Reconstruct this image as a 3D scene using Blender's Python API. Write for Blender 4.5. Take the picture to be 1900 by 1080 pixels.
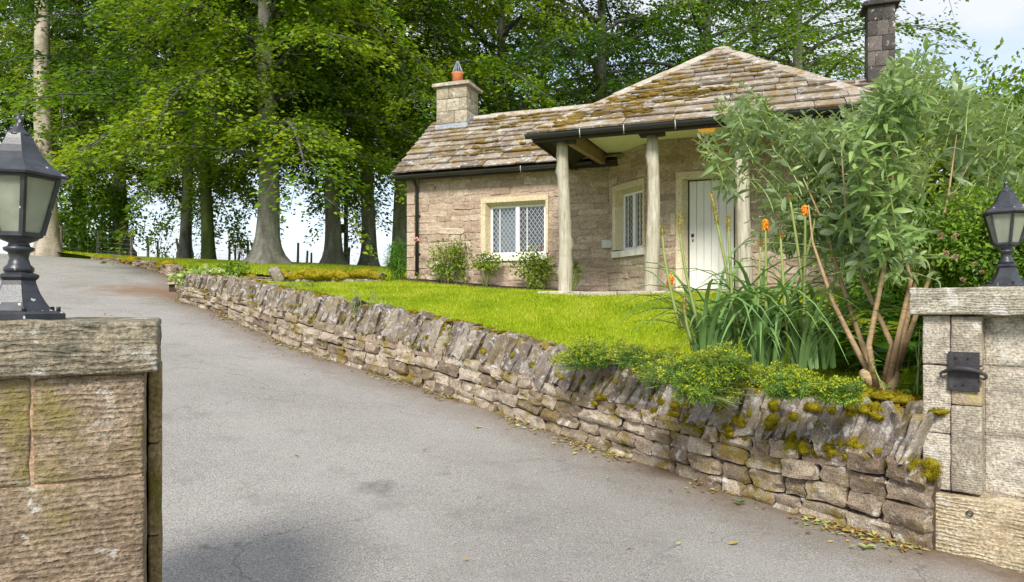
import bpy, bmesh, math, random
import numpy as np
from mathutils import Matrix, Vector, noise

scene = bpy.context.scene
for o in list(bpy.data.objects):
    bpy.data.objects.remove(o)
COL = scene.collection
R = math.radians

# ------------------------------------------------------------------ camera, sky, sun, exposure
FPX, HY, EYE = 1280.0, 570.0, 1.4          # focal length and horizon of the 1900 x 1080 photograph
cam_d = bpy.data.cameras.new('camera')
cam_d.sensor_width = 36.0
cam_d.lens = 36.0 * FPX / 1900.0
cam_d.shift_y = (HY - 540.0) / 1900.0
cam_d.clip_start, cam_d.clip_end = 0.05, 6000.0
cam = bpy.data.objects.new('camera', cam_d)
cam.location = (0, 0, EYE)
cam.rotation_euler = (R(90), 0, 0)
COL.objects.link(cam)
scene.camera = cam

SUN_DIR = Vector((-0.14, -0.74, 0.66)).normalized()     # towards the sun
SUN_EL = math.asin(SUN_DIR.z)
SUN_AZ = math.atan2(SUN_DIR.x, SUN_DIR.y)
world = bpy.data.worlds.new('World')
scene.world = world
world.use_nodes = True
wn, wl = world.node_tree.nodes, world.node_tree.links
wn.clear()
w_out = wn.new('ShaderNodeOutputWorld')
w_bg = wn.new('ShaderNodeBackground')
w_bg.inputs['Strength'].default_value = 0.14
w_sky = wn.new('ShaderNodeTexSky')
w_sky.sky_type = 'NISHITA'
w_sky.sun_disc = False
w_sky.sun_elevation = SUN_EL
w_sky.sun_rotation = SUN_AZ
w_sky.air_density = 1.0
w_sky.dust_density = 0.6
w_sky.ozone_density = 1.5
w_tc = wn.new('ShaderNodeTexCoord')
w_map = wn.new('ShaderNodeMapping')
w_map.inputs['Scale'].default_value = (1.0, 1.0, 2.6)
w_map.inputs['Location'].default_value = (0.3, 1.7, 0.4)
w_no = wn.new('ShaderNodeTexNoise')
w_no.inputs['Scale'].default_value = 2.4
w_no.inputs['Detail'].default_value = 7.0
w_no.inputs['Roughness'].default_value = 0.58
w_ramp = wn.new('ShaderNodeValToRGB')
w_ramp.color_ramp.elements[0].position = 0.29
w_ramp.color_ramp.elements[1].position = 0.54
w_mix = wn.new('ShaderNodeMix')
w_mix.data_type = 'RGBA'
w_mix.inputs[7].default_value = (3.9, 4.1, 4.45, 1)     # cloud
w_mul = wn.new('ShaderNodeMix')
w_mul.data_type = 'RGBA'; w_mul.blend_type = 'MULTIPLY'
w_mul.inputs[0].default_value = 1.0
w_mul.inputs[7].default_value = (1.15, 1.08, 1.05, 1)
wl.new(w_tc.outputs['Generated'], w_map.inputs['Vector'])
wl.new(w_map.outputs['Vector'], w_no.inputs['Vector'])
wl.new(w_no.outputs['Fac'], w_ramp.inputs['Fac'])
wl.new(w_ramp.outputs['Color'], w_mix.inputs[0])
wl.new(w_sky.outputs['Color'], w_mul.inputs[6])
wl.new(w_mul.outputs[2], w_mix.inputs[6])
wl.new(w_mix.outputs[2], w_bg.inputs['Color'])
wl.new(w_bg.outputs['Background'], w_out.inputs['Surface'])

sun_d = bpy.data.lights.new('sun', 'SUN')
sun_d.energy = 3.0
sun_d.angle = R(15)
sun_d.color = (1.0, 0.95, 0.87)
sun = bpy.data.objects.new('sun', sun_d)
sun.rotation_euler = (-SUN_DIR).to_track_quat('-Z', 'Y').to_euler()
COL.objects.link(sun)

scene.view_settings.view_transform = 'Standard'
scene.view_settings.look = 'None'
scene.view_settings.gamma = 1.0
scene.view_settings.exposure = 0.75
scene.view_settings.use_curve_mapping = False
scene.render.engine = 'CYCLES'
scene.cycles.max_bounces = 7
scene.cycles.diffuse_bounces = 5
scene.cycles.glossy_bounces = 2
scene.cycles.transmission_bounces = 6
scene.cycles.transparent_max_bounces = 4
scene.cycles.use_denoising = True
scene.cycles.denoising_prefilter = 'NONE'

# ------------------------------------------------------------------ helpers: objects
WM = {}
def link(o):
    COL.objects.link(o); return o
def thing(name, label, cat, loc, group=None):
    o = link(bpy.data.objects.new(name, None))
    o.empty_display_size = 0.2
    o.location = loc
    o['label'] = label; o['category'] = cat
    if group: o['group'] = group
    WM[o.name] = Matrix.Translation(loc)
    return o
def tag(o, label, cat, group=None):
    o['label'] = label; o['category'] = cat
    if group: o['group'] = group
    return o
def put(name, me, parent=None, mat=None, mtx=None):
    """link a mesh as one object whose world matrix is mtx"""
    o = link(bpy.data.objects.new(name, me))
    m = mtx or Matrix.Identity(4)
    o.matrix_basis = m
    if parent is not None:
        o.parent = parent
        o.matrix_parent_inverse = WM[parent.name].inverted()
    WM[o.name] = m
    if mat is not None and not me.materials:
        me.materials.append(mat)
    return o
def struct(o, kind='structure'):
    o['kind'] = kind; return o
def mesh_np(name, V, F, smooth=False):
    V = np.asarray(V, dtype=np.float32); F = np.asarray(F, dtype=np.int32)
    me = bpy.data.meshes.new(name)
    n, k = F.shape
    me.vertices.add(len(V)); me.vertices.foreach_set('co', V.ravel())
    me.loops.add(n * k); me.loops.foreach_set('vertex_index', F.ravel())
    me.polygons.add(n); me.polygons.foreach_set('loop_start', np.arange(0, n * k, k, dtype=np.int32))
    me.polygons.foreach_set('use_smooth', np.full(n, smooth))
    me.update(calc_edges=True)
    return me
def mesh_py(name, V, F, smooth=False):
    me = bpy.data.meshes.new(name)
    me.from_pydata([tuple(v) for v in V], [], F)
    if smooth:
        me.polygons.foreach_set('use_smooth', np.full(len(me.polygons), True))
    me.update()
    return me
def bm_mesh(name, bm, smooth=False):
    me = bpy.data.meshes.new(name)
    bmesh.ops.recalc_face_normals(bm, faces=bm.faces)
    bm.to_mesh(me); bm.free()
    if smooth:
        me.polygons.foreach_set('use_smooth', np.full(len(me.polygons), True))
    return me

def at(px, py, Y):
    return Vector(((px - 950) / FPX * Y, Y, EYE + (HY - py) / FPX * Y))

class Frame:
    """a along the wall, b away from the viewer, z up"""
    def __init__(s, origin, direction):
        d = Vector((direction[0], direction[1])).normalized()
        s.o = Vector((origin[0], origin[1])); s.t = d; s.n = Vector((-d.y, d.x))
    def p(s, a, b, z=0.0):
        q = s.o + s.t * a + s.n * b
        return Vector((q.x, q.y, z))
    def mtx(s, a, b, z, sx=1, sy=1, sz=1, rot=None):
        m = Matrix(((s.t.x, s.n.x, 0, 0), (s.t.y, s.n.y, 0, 0), (0, 0, 1, 0), (0, 0, 0, 1)))
        m = Matrix.Translation(s.p(a, b, z)) @ m
        if rot is not None: m = m @ rot
        return m @ Matrix.Diagonal((sx, sy, sz, 1))
    def box(s, name, a0, a1, b0, b1, z0, z1, mat, parent, bev=0.004):
        me = box_mesh(name, a1 - a0, b1 - b0, z1 - z0, bev)
        return put(name, me, parent, mat, s.mtx((a0 + a1) / 2, (b0 + b1) / 2, (z0 + z1) / 2))

def box_mesh(name, sx, sy, sz, bev=0.004):
    bm = bmesh.new()
    bmesh.ops.create_cube(bm, size=1.0)
    for v in bm.verts:
        v.co = Vector((v.co.x * sx, v.co.y * sy, v.co.z * sz))
    if bev > 0:
        bmesh.ops.bevel(bm, geom=bm.edges[:], offset=min(bev, 0.4 * min(sx, sy, sz)), segments=1, profile=0.5, affect='EDGES')
    return bm_mesh(name, bm)

def tube_vf(path, radii, n=8, V=None, F=None, cap=True):
    V = [] if V is None else V; F = [] if F is None else F
    path = [Vector(p) for p in path]
    base = len(V)
    ref = None
    for i, p in enumerate(path):
        d = (path[min(i + 1, len(path) - 1)] - path[max(i - 1, 0)]).normalized()
        if ref is None:
            ref = Vector((0, 0, 1)).cross(d)
            if ref.length < 0.15: ref = Vector((1, 0, 0))
        ref = (ref - d * ref.dot(d)).normalized()
        q = d.cross(ref)
        r = radii[i] if hasattr(radii, '__len__') else radii
        for k in range(n):
            a = 2 * math.pi * k / n
            V.append(p + ref * (math.cos(a) * r) + q * (math.sin(a) * r))
    for i in range(len(path) - 1):
        for k in range(n):
            a = base + i * n + k; b = base + i * n + (k + 1) % n
            F.append((a, b, b + n, a + n))
    if cap:
        F.append(tuple(base + k for k in range(n))[::-1])
        F.append(tuple(base + (len(path) - 1) * n + k for k in range(n)))
    return V, F
def tube(name, path, radii, mat, parent, n=8, smooth=True):
    V, F = tube_vf(path, radii, n)
    return put(name, mesh_py(name, V, F, smooth), parent, mat)
def loft(name, prof, mat, parent, center, n=24, rot=0.0, smooth=True):
    """surface of revolution (or an n-sided prism-like loft) around a vertical axis; prof = [(r, z)]"""
    V, F = [], []
    for r, z in prof:
        for k in range(n):
            a = rot + 2 * math.pi * k / n
            V.append((center[0] + r * math.cos(a), center[1] + r * math.sin(a), center[2] + z))
    for i in range(len(prof) - 1):
        for k in range(n):
            F.append((i * n + k, i * n + (k + 1) % n, (i + 1) * n + (k + 1) % n, (i + 1) * n + k))
    F.append(tuple(range(n))[::-1]); F.append(tuple((len(prof) - 1) * n + k for k in range(n)))
    return put(name, mesh_py(name, V, F, smooth), parent, mat)

# ------------------------------------------------------------------ helpers: materials
class NT:
    def __init__(s, name):
        s.m = bpy.data.materials.new(name); s.m.use_nodes = True
        s.t = s.m.node_tree; s.t.nodes.clear()
        s.out = s.t.nodes.new('ShaderNodeOutputMaterial')
        s.tc = None
    def n(s, typ, **kw):
        nd = s.t.nodes.new('ShaderNode' + typ)
        for k, v in kw.items():
            setattr(nd, k, v)
        return nd
    def l(s, a, b): s.t.links.new(a, b)
    def coord(s, kind='Object'):
        g = s.n('NewGeometry')
        if kind == 'World': return g.outputs['Position']
        if s.tc is None: s.tc = s.n('TexCoord')
        return s.tc.outputs[kind]
    def noise(s, scale, detail=4, rough=0.55, vec=None, dist=0.0):
        nd = s.n('TexNoise')
        nd.inputs['Scale'].default_value = scale; nd.inputs['Detail'].default_value = detail
        nd.inputs['Roughness'].default_value = rough; nd.inputs['Distortion'].default_value = dist
        if vec is not None: s.l(vec, nd.inputs['Vector'])
        return nd.outputs['Fac']
    def map(s, vec, scale=(1, 1, 1), loc=(0, 0, 0), rot=(0, 0, 0)):
        nd = s.n('Mapping')
        nd.inputs['Scale'].default_value = scale; nd.inputs['Location'].default_value = loc; nd.inputs['Rotation'].default_value = rot
        s.l(vec, nd.inputs['Vector']); return nd.outputs['Vector']
    def ramp(s, fac, stops):
        nd = s.n('ValToRGB'); e = nd.color_ramp.elements
        while len(e) < len(stops): e.new(0.5)
        for i, (p, c) in enumerate(stops):
            e[i].position = p
            e[i].color = (c, c, c, 1) if not hasattr(c, '__len__') else (*c, 1)
        s.l(fac, nd.inputs['Fac']); return nd.outputs['Color']
    def mix(s, fac, a, b, blend='MIX'):
        nd = s.n('Mix', data_type='RGBA', blend_type=blend)
        for sock, v in ((nd.inputs[0], fac), (nd.inputs[6], a), (nd.inputs[7], b)):
            if hasattr(v, 'is_linked') or hasattr(v, 'links'): s.l(v, sock)
            elif hasattr(v, '__len__'): sock.default_value = (*v, 1)
            else: sock.default_value = v
        return nd.outputs[2]
    def math(s, op, a, b=0.0):
        nd = s.n('Math', operation=op)
        for sock, v in ((nd.inputs[0], a), (nd.inputs[1], b)):
            if hasattr(v, 'links'): s.l(v, sock)
            else: sock.default_value = v
        return nd.outputs[0]
    def bump(s, h, strength=0.5, dist=0.02, normal=None):
        nd = s.n('Bump'); nd.inputs['Strength'].default_value = strength; nd.inputs['Distance'].default_value = dist
        s.l(h, nd.inputs['Height'])
        if normal is not None: s.l(normal, nd.inputs['Normal'])
        return nd.outputs['Normal']
    def bsdf(s, color, rough=0.8, normal=None, metal=0.0, spec=0.3, **kw):
        p = s.n('BsdfPrincipled')
        for nm, v in (('Base Color', color), ('Roughness', rough), ('Metallic', metal), ('Specular IOR Level', spec)):
            if hasattr(v, 'links'): s.l(v, p.inputs[nm])
            elif hasattr(v, '__len__'): p.inputs[nm].default_value = (*v, 1)
            else: p.inputs[nm].default_value = v
        for k, v in kw.items(): p.inputs[k].default_value = v
        if normal is not None: s.l(normal, p.inputs['Normal'])
        return p.outputs['BSDF']
    def end(s, sh):
        s.l(sh, s.out.inputs['Surface']); return s.m
    def rand(s): return s.n('ObjectInfo').outputs['Random']

def stone_mat(name, dark, mid, light, moss=None, moss_amt=0.0, lichen=0.0, scale=1.0, bump=0.7, groove=0.0, speck=0.25, groove_scale=14.0, dark_blotch=None, up_moss=False):
    m = NT(name)
    W = m.coord('World')
    rnd = m.rand()
    n1 = m.noise(3.2 * scale, 6, 0.6, W)
    n2 = m.noise(16 * scale, 5, 0.65, W)
    f = m.math('ADD', m.math('MULTIPLY', n1, 0.55), m.math('MULTIPLY', rnd, 0.45))
    col = m.ramp(f, [(0.25, dark), (0.5, mid), (0.78, light)])
    col = m.mix(speck, col, m.ramp(n2, [(0.3, 0.12), (0.7, 0.95)]), 'OVERLAY')
    fine = m.noise(70 * scale, 3, 0.6, W)
    col = m.mix(0.55, col, m.ramp(fine, [(0.32, 0.12), (0.68, 0.88)]), 'OVERLAY')
    if dark_blotch:
        db = m.noise(4.5 * scale, 5, 0.7, m.map(W, (1, 1, 2.2), (3.1, 7.7, 1.2)))
        col = m.mix(m.ramp(db, [(0.52, 0.0), (0.66, 0.75)]), col, dark_blotch)
    if lichen > 0:
        v = m.noise(7.5 * scale, 6, 0.72, m.map(W, (1, 1, 1), (9.1, 2.2, 4.4)))
        col = m.mix(m.ramp(v, [(0.60 - 0.1 * lichen, 0.0), (0.68 - 0.08 * lichen, min(1.0, 0.85))]), col, (0.58, 0.57, 0.52))
    if moss is not None:
        mv = m.noise(2.6 * scale, 6, 0.72, m.map(W, (1, 1, 1), (1.7, 5.2, 8.8)))
        fac = m.ramp(mv, [(0.62 - 0.25 * moss_amt, 0.0), (0.74 - 0.25 * moss_amt, 0.9)])
        if up_moss:
            nz = m.n('SeparateXYZ'); m.l(m.n('NewGeometry').outputs['Normal'], nz.inputs[0])
            fac = m.mix(1.0, fac, m.ramp(nz.outputs['Z'], [(0.0, 0.35), (0.6, 1.0)]), 'MULTIPLY')
        mcol = m.mix(m.noise(22, 3, 0.6, W), tuple(c * 0.55 for c in moss), tuple(min(1, c * 1.45) for c in moss))
        col = m.mix(fac, col, mcol)
    h = m.math('ADD', m.math('MULTIPLY', n2, 0.8), m.math('MULTIPLY', fine, 0.45))
    nrm = m.bump(h, min(1.0, bump), 0.028 / scale)
    if groove > 0:
        wv = m.n('TexWave', wave_type='BANDS', bands_direction='Z')
        wv.inputs['Scale'].default_value = groove_scale; wv.inputs['Distortion'].default_value = 7.0
        wv.inputs['Detail'].default_value = 4; wv.inputs['Detail Scale'].default_value = 2.2; wv.inputs['Detail Roughness'].default_value = 0.65
        m.l(m.map(W, (0.3, 0.3, 1.0)), wv.inputs['Vector'])
        st = m.noise(1.0, 5, 0.7, m.map(W, (groove_scale * 1.1, groove_scale * 1.1, groove_scale * 4.5)), 0.4)
        patch = m.ramp(m.noise(2.6, 4, 0.6, m.map(W, (1, 1, 1.6), (4, 9, 1))), [(0.36, 0.08), (0.62, 1.0)])
        wl_ = m.mix(patch, (0.5, 0.5, 0.5), wv.outputs['Color'])
        gh = m.math('ADD', m.math('MULTIPLY', wl_, 0.6), m.math('MULTIPLY', st, 0.8))
        nrm = m.bump(gh, groove, 0.02, nrm)
        col = m.mix(0.32 * min(1, groove), col, m.ramp(gh, [(0.45, 0.08), (0.8, 0.85)]), 'OVERLAY')
    return m.end(m.bsdf(col, 0.9, nrm, spec=0.15))

def leaf_mat(name, cols, trans=0.35, rough=0.45, clump=0.5, clump_scale=0.6, spec=0.3, under=None):
    m = NT(name)
    g = m.n('NewGeometry')
    rnd = g.outputs['Random Per Island']
    cl = m.noise(clump_scale, 3, 0.5, g.outputs['Position'])
    f = m.math('ADD', m.math('MULTIPLY', rnd, 1 - clump), m.math('MULTIPLY', m.ramp(cl, [(0.3, 0.0), (0.7, 1.0)]), clump))
    k = len(cols)
    col = m.ramp(f, [(0.12 + 0.76 * i / (k - 1), c) for i, c in enumerate(cols)])
    if under is not None:
        col = m.mix(g.outputs['Backfacing'], col, under)
    p = m.bsdf(col, rough, spec=spec)
    tr = m.n('BsdfTranslucent')
    tc = m.mix(1.0, col, (1.25, 1.2, 0.55), 'MULTIPLY')
    m.l(tc, tr.inputs['Color'])
    ms = m.n('MixShader'); ms.inputs[0].default_value = trans
    m.l(p, ms.inputs[1]); m.l(tr.outputs[0], ms.inputs[2])
    return m.end(ms.outputs[0])

def plain_mat(name, col, rough=0.6, metal=0.0, spec=0.4, var=0.15, nscale=8.0, bump=0.15, chips=None, chip_scale=26.0, dirt=None):
    m = NT(name); O = m.coord('World')
    n1 = m.noise(nscale, 5, 0.6, O)
    c = m.mix(m.ramp(n1, [(0.3, 0.0), (0.7, 1.0)]), tuple(x * (1 - var) for x in col), tuple(min(1, x * (1 + var)) for x in col))
    if dirt is not None:
        c = m.mix(m.ramp(m.noise(3.0, 6, 0.7, m.map(O, (1, 1, 0.5), (2, 5, 1))), [(0.5, 0.0), (0.72, 0.7)]), c, dirt)
    if chips is not None:
        v = m.noise(chip_scale, 2, 0.5, O)
        c = m.mix(m.ramp(v, [(0.68, 0.0), (0.72, 1.0)]), c, chips)
    nrm = m.bump(m.noise(nscale * 6, 3, 0.6, O), bump, 0.01)
    return m.end(m.bsdf(c, rough, nrm, metal, spec))

MOSS = (0.20, 0.145, 0.012)
M = {}
M['wall_stone'] = stone_mat('wall_stone', (0.17, 0.125, 0.09), (0.32, 0.255, 0.19), (0.46, 0.39, 0.305), MOSS, 0.42, 0.35, 1.3, 1.0, dark_blotch=(0.09, 0.07, 0.05))
M['cope_stone'] = stone_mat('cope_stone', (0.13, 0.105, 0.09), (0.24, 0.205, 0.18), (0.38, 0.34, 0.30), MOSS, 0.62, 0.7, 1.6, 1.0, up_moss=True)
M['house_stone'] = stone_mat('house_stone', (0.32, 0.235, 0.175), (0.41, 0.315, 0.24), (0.50, 0.41, 0.32), (0.36, 0.30, 0.13), 0.12, 0.0, 1.0, 0.8, speck=0.3)
M['mortar'] = stone_mat('mortar', (0.38, 0.28, 0.21), (0.44, 0.33, 0.25), (0.50, 0.39, 0.30), None, 0, 0, 1.2, 0.6)
M['wall_core'] = stone_mat('wall_core', (0.07, 0.05, 0.035), (0.10, 0.075, 0.05), (0.14, 0.10, 0.07), MOSS, 0.2, 0, 1.5, 0.8)
M['ashlar'] = stone_mat('ashlar', (0.50, 0.42, 0.27), (0.58, 0.49, 0.33), (0.63, 0.56, 0.41), None, 0, 0, 0.8, 0.25, speck=0.12)
M['sill_paint'] = plain_mat('sill_paint', (0.74, 0.71, 0.62), 0.6, dirt=(0.40, 0.37, 0.28))
M['pillar_brown'] = stone_mat('pillar_brown', (0.23, 0.172, 0.12), (0.315, 0.245, 0.175), (0.39, 0.325, 0.24), (0.20, 0.165, 0.055), 0.4, 0.1, 0.9, 0.9, groove=0.55, groove_scale=15, dark_blotch=(0.17, 0.12, 0.08))
M['pillar_grey'] = stone_mat('pillar_grey', (0.26, 0.225, 0.17), (0.38, 0.335, 0.265), (0.47, 0.425, 0.35), None, 0, 0.35, 0.9, 0.6, groove=0.35, groove_scale=20, dark_blotch=(0.17, 0.155, 0.13))
M['pillar_base'] = stone_mat('pillar_base', (0.28, 0.22, 0.135), (0.38, 0.30, 0.19), (0.46, 0.385, 0.265), None, 0, 0.35, 0.9, 0.5, groove=0.85, groove_scale=12, dark_blotch=(0.26, 0.20, 0.12))
M['cap_stone'] = stone_mat('cap_stone', (0.18, 0.152, 0.108), (0.30, 0.26, 0.19), (0.42, 0.375, 0.29), (0.17, 0.14, 0.04), 0.2, 0.5, 1.1, 0.8, groove=0.7, groove_scale=16, dark_blotch=(0.07, 0.07, 0.055))
M['nib_stone'] = stone_mat('nib_stone', (0.15, 0.11, 0.05), (0.22, 0.165, 0.08), (0.29, 0.22, 0.12), (0.13, 0.11, 0.02), 0.25, 0, 1, 0.5)
M['joint'] = stone_mat('joint', (0.33, 0.21, 0.14), (0.42, 0.29, 0.20), (0.48, 0.36, 0.26), None, 0, 0, 1.2, 0.5)
M['slate'] = stone_mat('slate', (0.13, 0.105, 0.085), (0.255, 0.212, 0.17), (0.38, 0.33, 0.275), (0.22, 0.145, 0.04), 0.54, 0.6, 1.0, 0.8)
M['ridge'] = stone_mat('ridge', (0.27, 0.23, 0.19), (0.39, 0.34, 0.285), (0.47, 0.43, 0.37), (0.28, 0.18, 0.03), 0.36, 0.5, 1.2, 0.7)
M['roof_deck'] = plain_mat('roof_deck', (0.05, 0.04, 0.03), 0.9)
M['chimney_stone'] = stone_mat('chimney_stone', (0.26, 0.22, 0.16), (0.37, 0.32, 0.235), (0.46, 0.41, 0.32), None, 0, 0.45, 1.4, 0.9, dark_blotch=(0.15, 0.125, 0.095))
M['soot_stone'] = stone_mat('soot_stone', (0.05, 0.045, 0.045), (0.085, 0.076, 0.075), (0.16, 0.14, 0.13), None, 0, 0.1, 1, 0.6)
M['lead'] = plain_mat('lead', (0.30, 0.34, 0.40), 0.5, 0.2, 0.4, 0.25, 12)
M['terracotta'] = plain_mat('terracotta', (0.58, 0.20, 0.085), 0.8)
M['terracotta_red'] = plain_mat('terracotta_red', (0.50, 0.15, 0.09), 0.8)
M['iron'] = plain_mat('iron', (0.028, 0.028, 0.032), 0.42, 0.3, 0.5, 0.4, 14)
M['rust_iron'] = plain_mat('rust_iron', (0.045, 0.042, 0.045), 0.6, 0.4, 0.5, 0.4, 20, 0.4, chips=(0.12, 0.06, 0.035), chip_scale=18)
M['lamp_metal'] = plain_mat('lamp_metal', (0.032, 0.035, 0.043), 0.38, 0.0, 0.5, 0.4, 18, 0.06, chips=(0.50, 0.51, 0.52), chip_scale=30)
M['gutter'] = plain_mat('gutter', (0.022, 0.023, 0.026), 0.35, 0, 0.5)
M['bracket'] = plain_mat('bracket', (0.45, 0.45, 0.45), 0.5)
M['dark_wood'] = plain_mat('dark_wood', (0.045, 0.032, 0.024), 0.8)
M['brown_wood'] = plain_mat('brown_wood', (0.30, 0.20, 0.14), 0.7)
M['soffit'] = plain_mat('soffit', (0.80, 0.765, 0.62), 0.8, var=0.04)
M['white_paint'] = plain_mat('white_paint', (0.72, 0.71, 0.68), 0.45, var=0.03, bump=0.05, dirt=(0.66, 0.64, 0.58))
M['curtain'] = plain_mat('curtain', (0.55, 0.56, 0.60), 0.9, var=0.1)
M['dark_room'] = plain_mat('dark_room', (0.05, 0.05, 0.05), 0.9)
M['plastic_grey'] = plain_mat('plastic_grey', (0.50, 0.52, 0.52), 0.5)
M['fence_wood'] = plain_mat('fence_wood', (0.20, 0.17, 0.12), 0.85, var=0.35, nscale=5)
M['pole_wood'] = plain_mat('pole_wood', (0.07, 0.065, 0.06), 0.8)
M['wire'] = plain_mat('wire', (0.42, 0.46, 0.46), 0.4, 0.6)

def glass_mat(name, col, rough, alpha_mix):
    m = NT(name)
    gl = m.n('BsdfGlossy'); gl.inputs['Roughness'].default_value = rough; gl.inputs['Color'].default_value = (0.9, 0.93, 0.95, 1)
    tr = m.n('BsdfTransparent'); tr.inputs['Color'].default_value = (*col, 1)
    fr = m.n('LayerWeight'); fr.inputs['Blend'].default_value = 0.35
    ms = m.n('MixShader')
    m.l(m.math('ADD', m.math('MULTIPLY', fr.outputs['Fresnel'], 0.35), alpha_mix), ms.inputs[0])
    m.l(tr.outputs[0], ms.inputs[1]); m.l(gl.outputs[0], ms.inputs[2])
    return m.end(ms.outputs[0])
M['glass'] = glass_mat('glass', (0.75, 0.78, 0.8), 0.04, 0.05)
def frosted():
    m = NT('frosted_glass'); O = m.coord('World')
    c = m.ramp(m.noise(9, 5, 0.65, O), [(0.35, (0.42, 0.45, 0.36)), (0.65, (0.62, 0.65, 0.55))])
    p = m.bsdf(c, 0.3, m.bump(m.noise(60, 2, 0.5, O), 0.1, 0.01), spec=0.5)
    tr = m.n('BsdfTranslucent'); tr.inputs['Color'].default_value = (0.75, 0.78, 0.68, 1)
    ms = m.n('MixShader'); ms.inputs[0].default_value = 0.62
    m.l(p, ms.inputs[1]); m.l(tr.outputs[0], ms.inputs[2])
    return m.end(ms.outputs[0])
M['frosted_glass'] = frosted()
def amber():
    m = NT('amber_lamp')
    p = m.n('BsdfPrincipled'); p.inputs['Base Color'].default_value = (0.75, 0.36, 0.03, 1); p.inputs['Roughness'].default_value = 0.25
    p.inputs['Emission Color'].default_value = (1.0, 0.5, 0.06, 1); p.inputs['Emission Strength'].default_value = 0.25
    return m.end(p.outputs[0])
M['amber_lamp'] = amber()

def bark_mat(name, a, b, c, green=0.4):
    m = NT(name); W = m.coord('World')
    v = m.noise(5, 6, 0.6, m.map(W, (1, 1, 0.25)))
    col = m.ramp(v, [(0.3, a), (0.5, b), (0.7, c)])
    g = m.noise(0.9, 4, 0.6, m.map(W, (1, 1, 0.35), (3, 2, 1)))
    col = m.mix(m.ramp(g, [(0.45, 0.0), (0.7, green)]), col, (0.09, 0.115, 0.035))
    ring = m.noise(9, 3, 0.6, m.map(W, (0.5, 0.5, 3.0)))
    col = m.mix(0.3, col, m.ramp(ring, [(0.3, 0.2), (0.7, 0.8)]), 'OVERLAY')
    nrm = m.bump(m.math('ADD', v, m.math('MULTIPLY', ring, 0.5)), 0.6, 0.04)
    return m.end(m.bsdf(col, 0.9, nrm, spec=0.1))
M['beech_bark'] = bark_mat('beech_bark', (0.12, 0.112, 0.095), (0.22, 0.21, 0.18), (0.34, 0.335, 0.295))
M['dark_bark'] = bark_mat('dark_bark', (0.05, 0.05, 0.045), (0.10, 0.10, 0.09), (0.15, 0.15, 0.135), 0.25)
M['ivy_bark'] = bark_mat('ivy_bark', (0.05, 0.07, 0.02), (0.08, 0.11, 0.03), (0.13, 0.15, 0.06), 0.6)
M['pale_bark'] = bark_mat('pale_bark', (0.24, 0.20, 0.15), (0.38, 0.33, 0.26), (0.47, 0.42, 0.34), 0.12)
def weathered():
    m = NT('post_wood'); W = m.coord('World')
    v = m.noise(30, 6, 0.65, m.map(W, (1, 1, 0.09)))
    col = m.ramp(v, [(0.30, (0.24, 0.20, 0.14)), (0.45, (0.44, 0.40, 0.31)), (0.7, (0.58, 0.55, 0.46))])
    b = m.noise(5, 5, 0.7, W)
    col = m.mix(m.ramp(b, [(0.50, 0.0), (0.72, 0.6)]), col, (0.30, 0.27, 0.17))
    return m.end(m.bsdf(col, 0.9, m.bump(v, 0.9, 0.02), spec=0.1))
M['post_wood'] = weathered()
M['stem_tan'] = bark_mat('stem_tan', (0.20, 0.13, 0.07), (0.36, 0.25, 0.14), (0.46, 0.34, 0.20), 0.0)

M['leaf_beech'] = leaf_mat('leaf_beech', [(0.04, 0.10, 0.011), (0.115, 0.225, 0.016), (0.23, 0.33, 0.018)], 0.48, 0.42, 0.55, 0.35)
M['leaf_beech_bright'] = leaf_mat('leaf_beech_bright', [(0.07, 0.16, 0.012), (0.18, 0.30, 0.016), (0.34, 0.41, 0.018)], 0.46, 0.42, 0.5, 0.4)
M['leaf_dark'] = leaf_mat('leaf_dark', [(0.03, 0.08, 0.012), (0.065, 0.15, 0.018), (0.12, 0.22, 0.02)], 0.42, 0.42, 0.5, 0.4)
M['leaf_buddleia'] = leaf_mat('leaf_buddleia', [(0.09, 0.17, 0.04), (0.18, 0.29, 0.07), (0.30, 0.42, 0.13)], 0.3, 0.42, 0.35, 1.5, 0.45, under=(0.30, 0.40, 0.23))
M['leaf_hedge'] = leaf_mat('leaf_hedge', [(0.05, 0.12, 0.014), (0.14, 0.26, 0.025), (0.30, 0.42, 0.035)], 0.35, 0.4, 0.5, 1.3)
M['leaf_rose'] = leaf_mat('leaf_rose', [(0.08, 0.15, 0.015), (0.19, 0.28, 0.025), (0.33, 0.40, 0.05)], 0.3, 0.4, 0.4, 3)
M['leaf_strap'] = leaf_mat('leaf_strap', [(0.08, 0.18, 0.05), (0.15, 0.28, 0.08), (0.27, 0.40, 0.16)], 0.2, 0.38, 0.1, 2, 0.4)
M['leaf_broad'] = leaf_mat('leaf_broad', [(0.05, 0.15, 0.02), (0.10, 0.25, 0.02), (0.20, 0.36, 0.03)], 0.35, 0.4, 0.4, 3)
M['leaf_pale'] = leaf_mat('leaf_pale', [(0.22, 0.34, 0.08), (0.40, 0.50, 0.16), (0.58, 0.64, 0.30)], 0.25, 0.45, 0.3, 3)
M['leaf_grey'] = leaf_mat('leaf_grey', [(0.10, 0.16, 0.07), (0.19, 0.26, 0.13), (0.28, 0.35, 0.20)], 0.2, 0.6, 0.3, 4)
M['leaf_spurge'] = leaf_mat('leaf_spurge', [(0.05, 0.13, 0.025), (0.12, 0.24, 0.035), (0.22, 0.34, 0.04)], 0.3, 0.5, 0.45, 5)
M['flower_spurge'] = leaf_mat('flower_spurge', [(0.20, 0.29, 0.018), (0.34, 0.41, 0.02), (0.50, 0.50, 0.03)], 0.3, 0.5, 0.3, 4)
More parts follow.
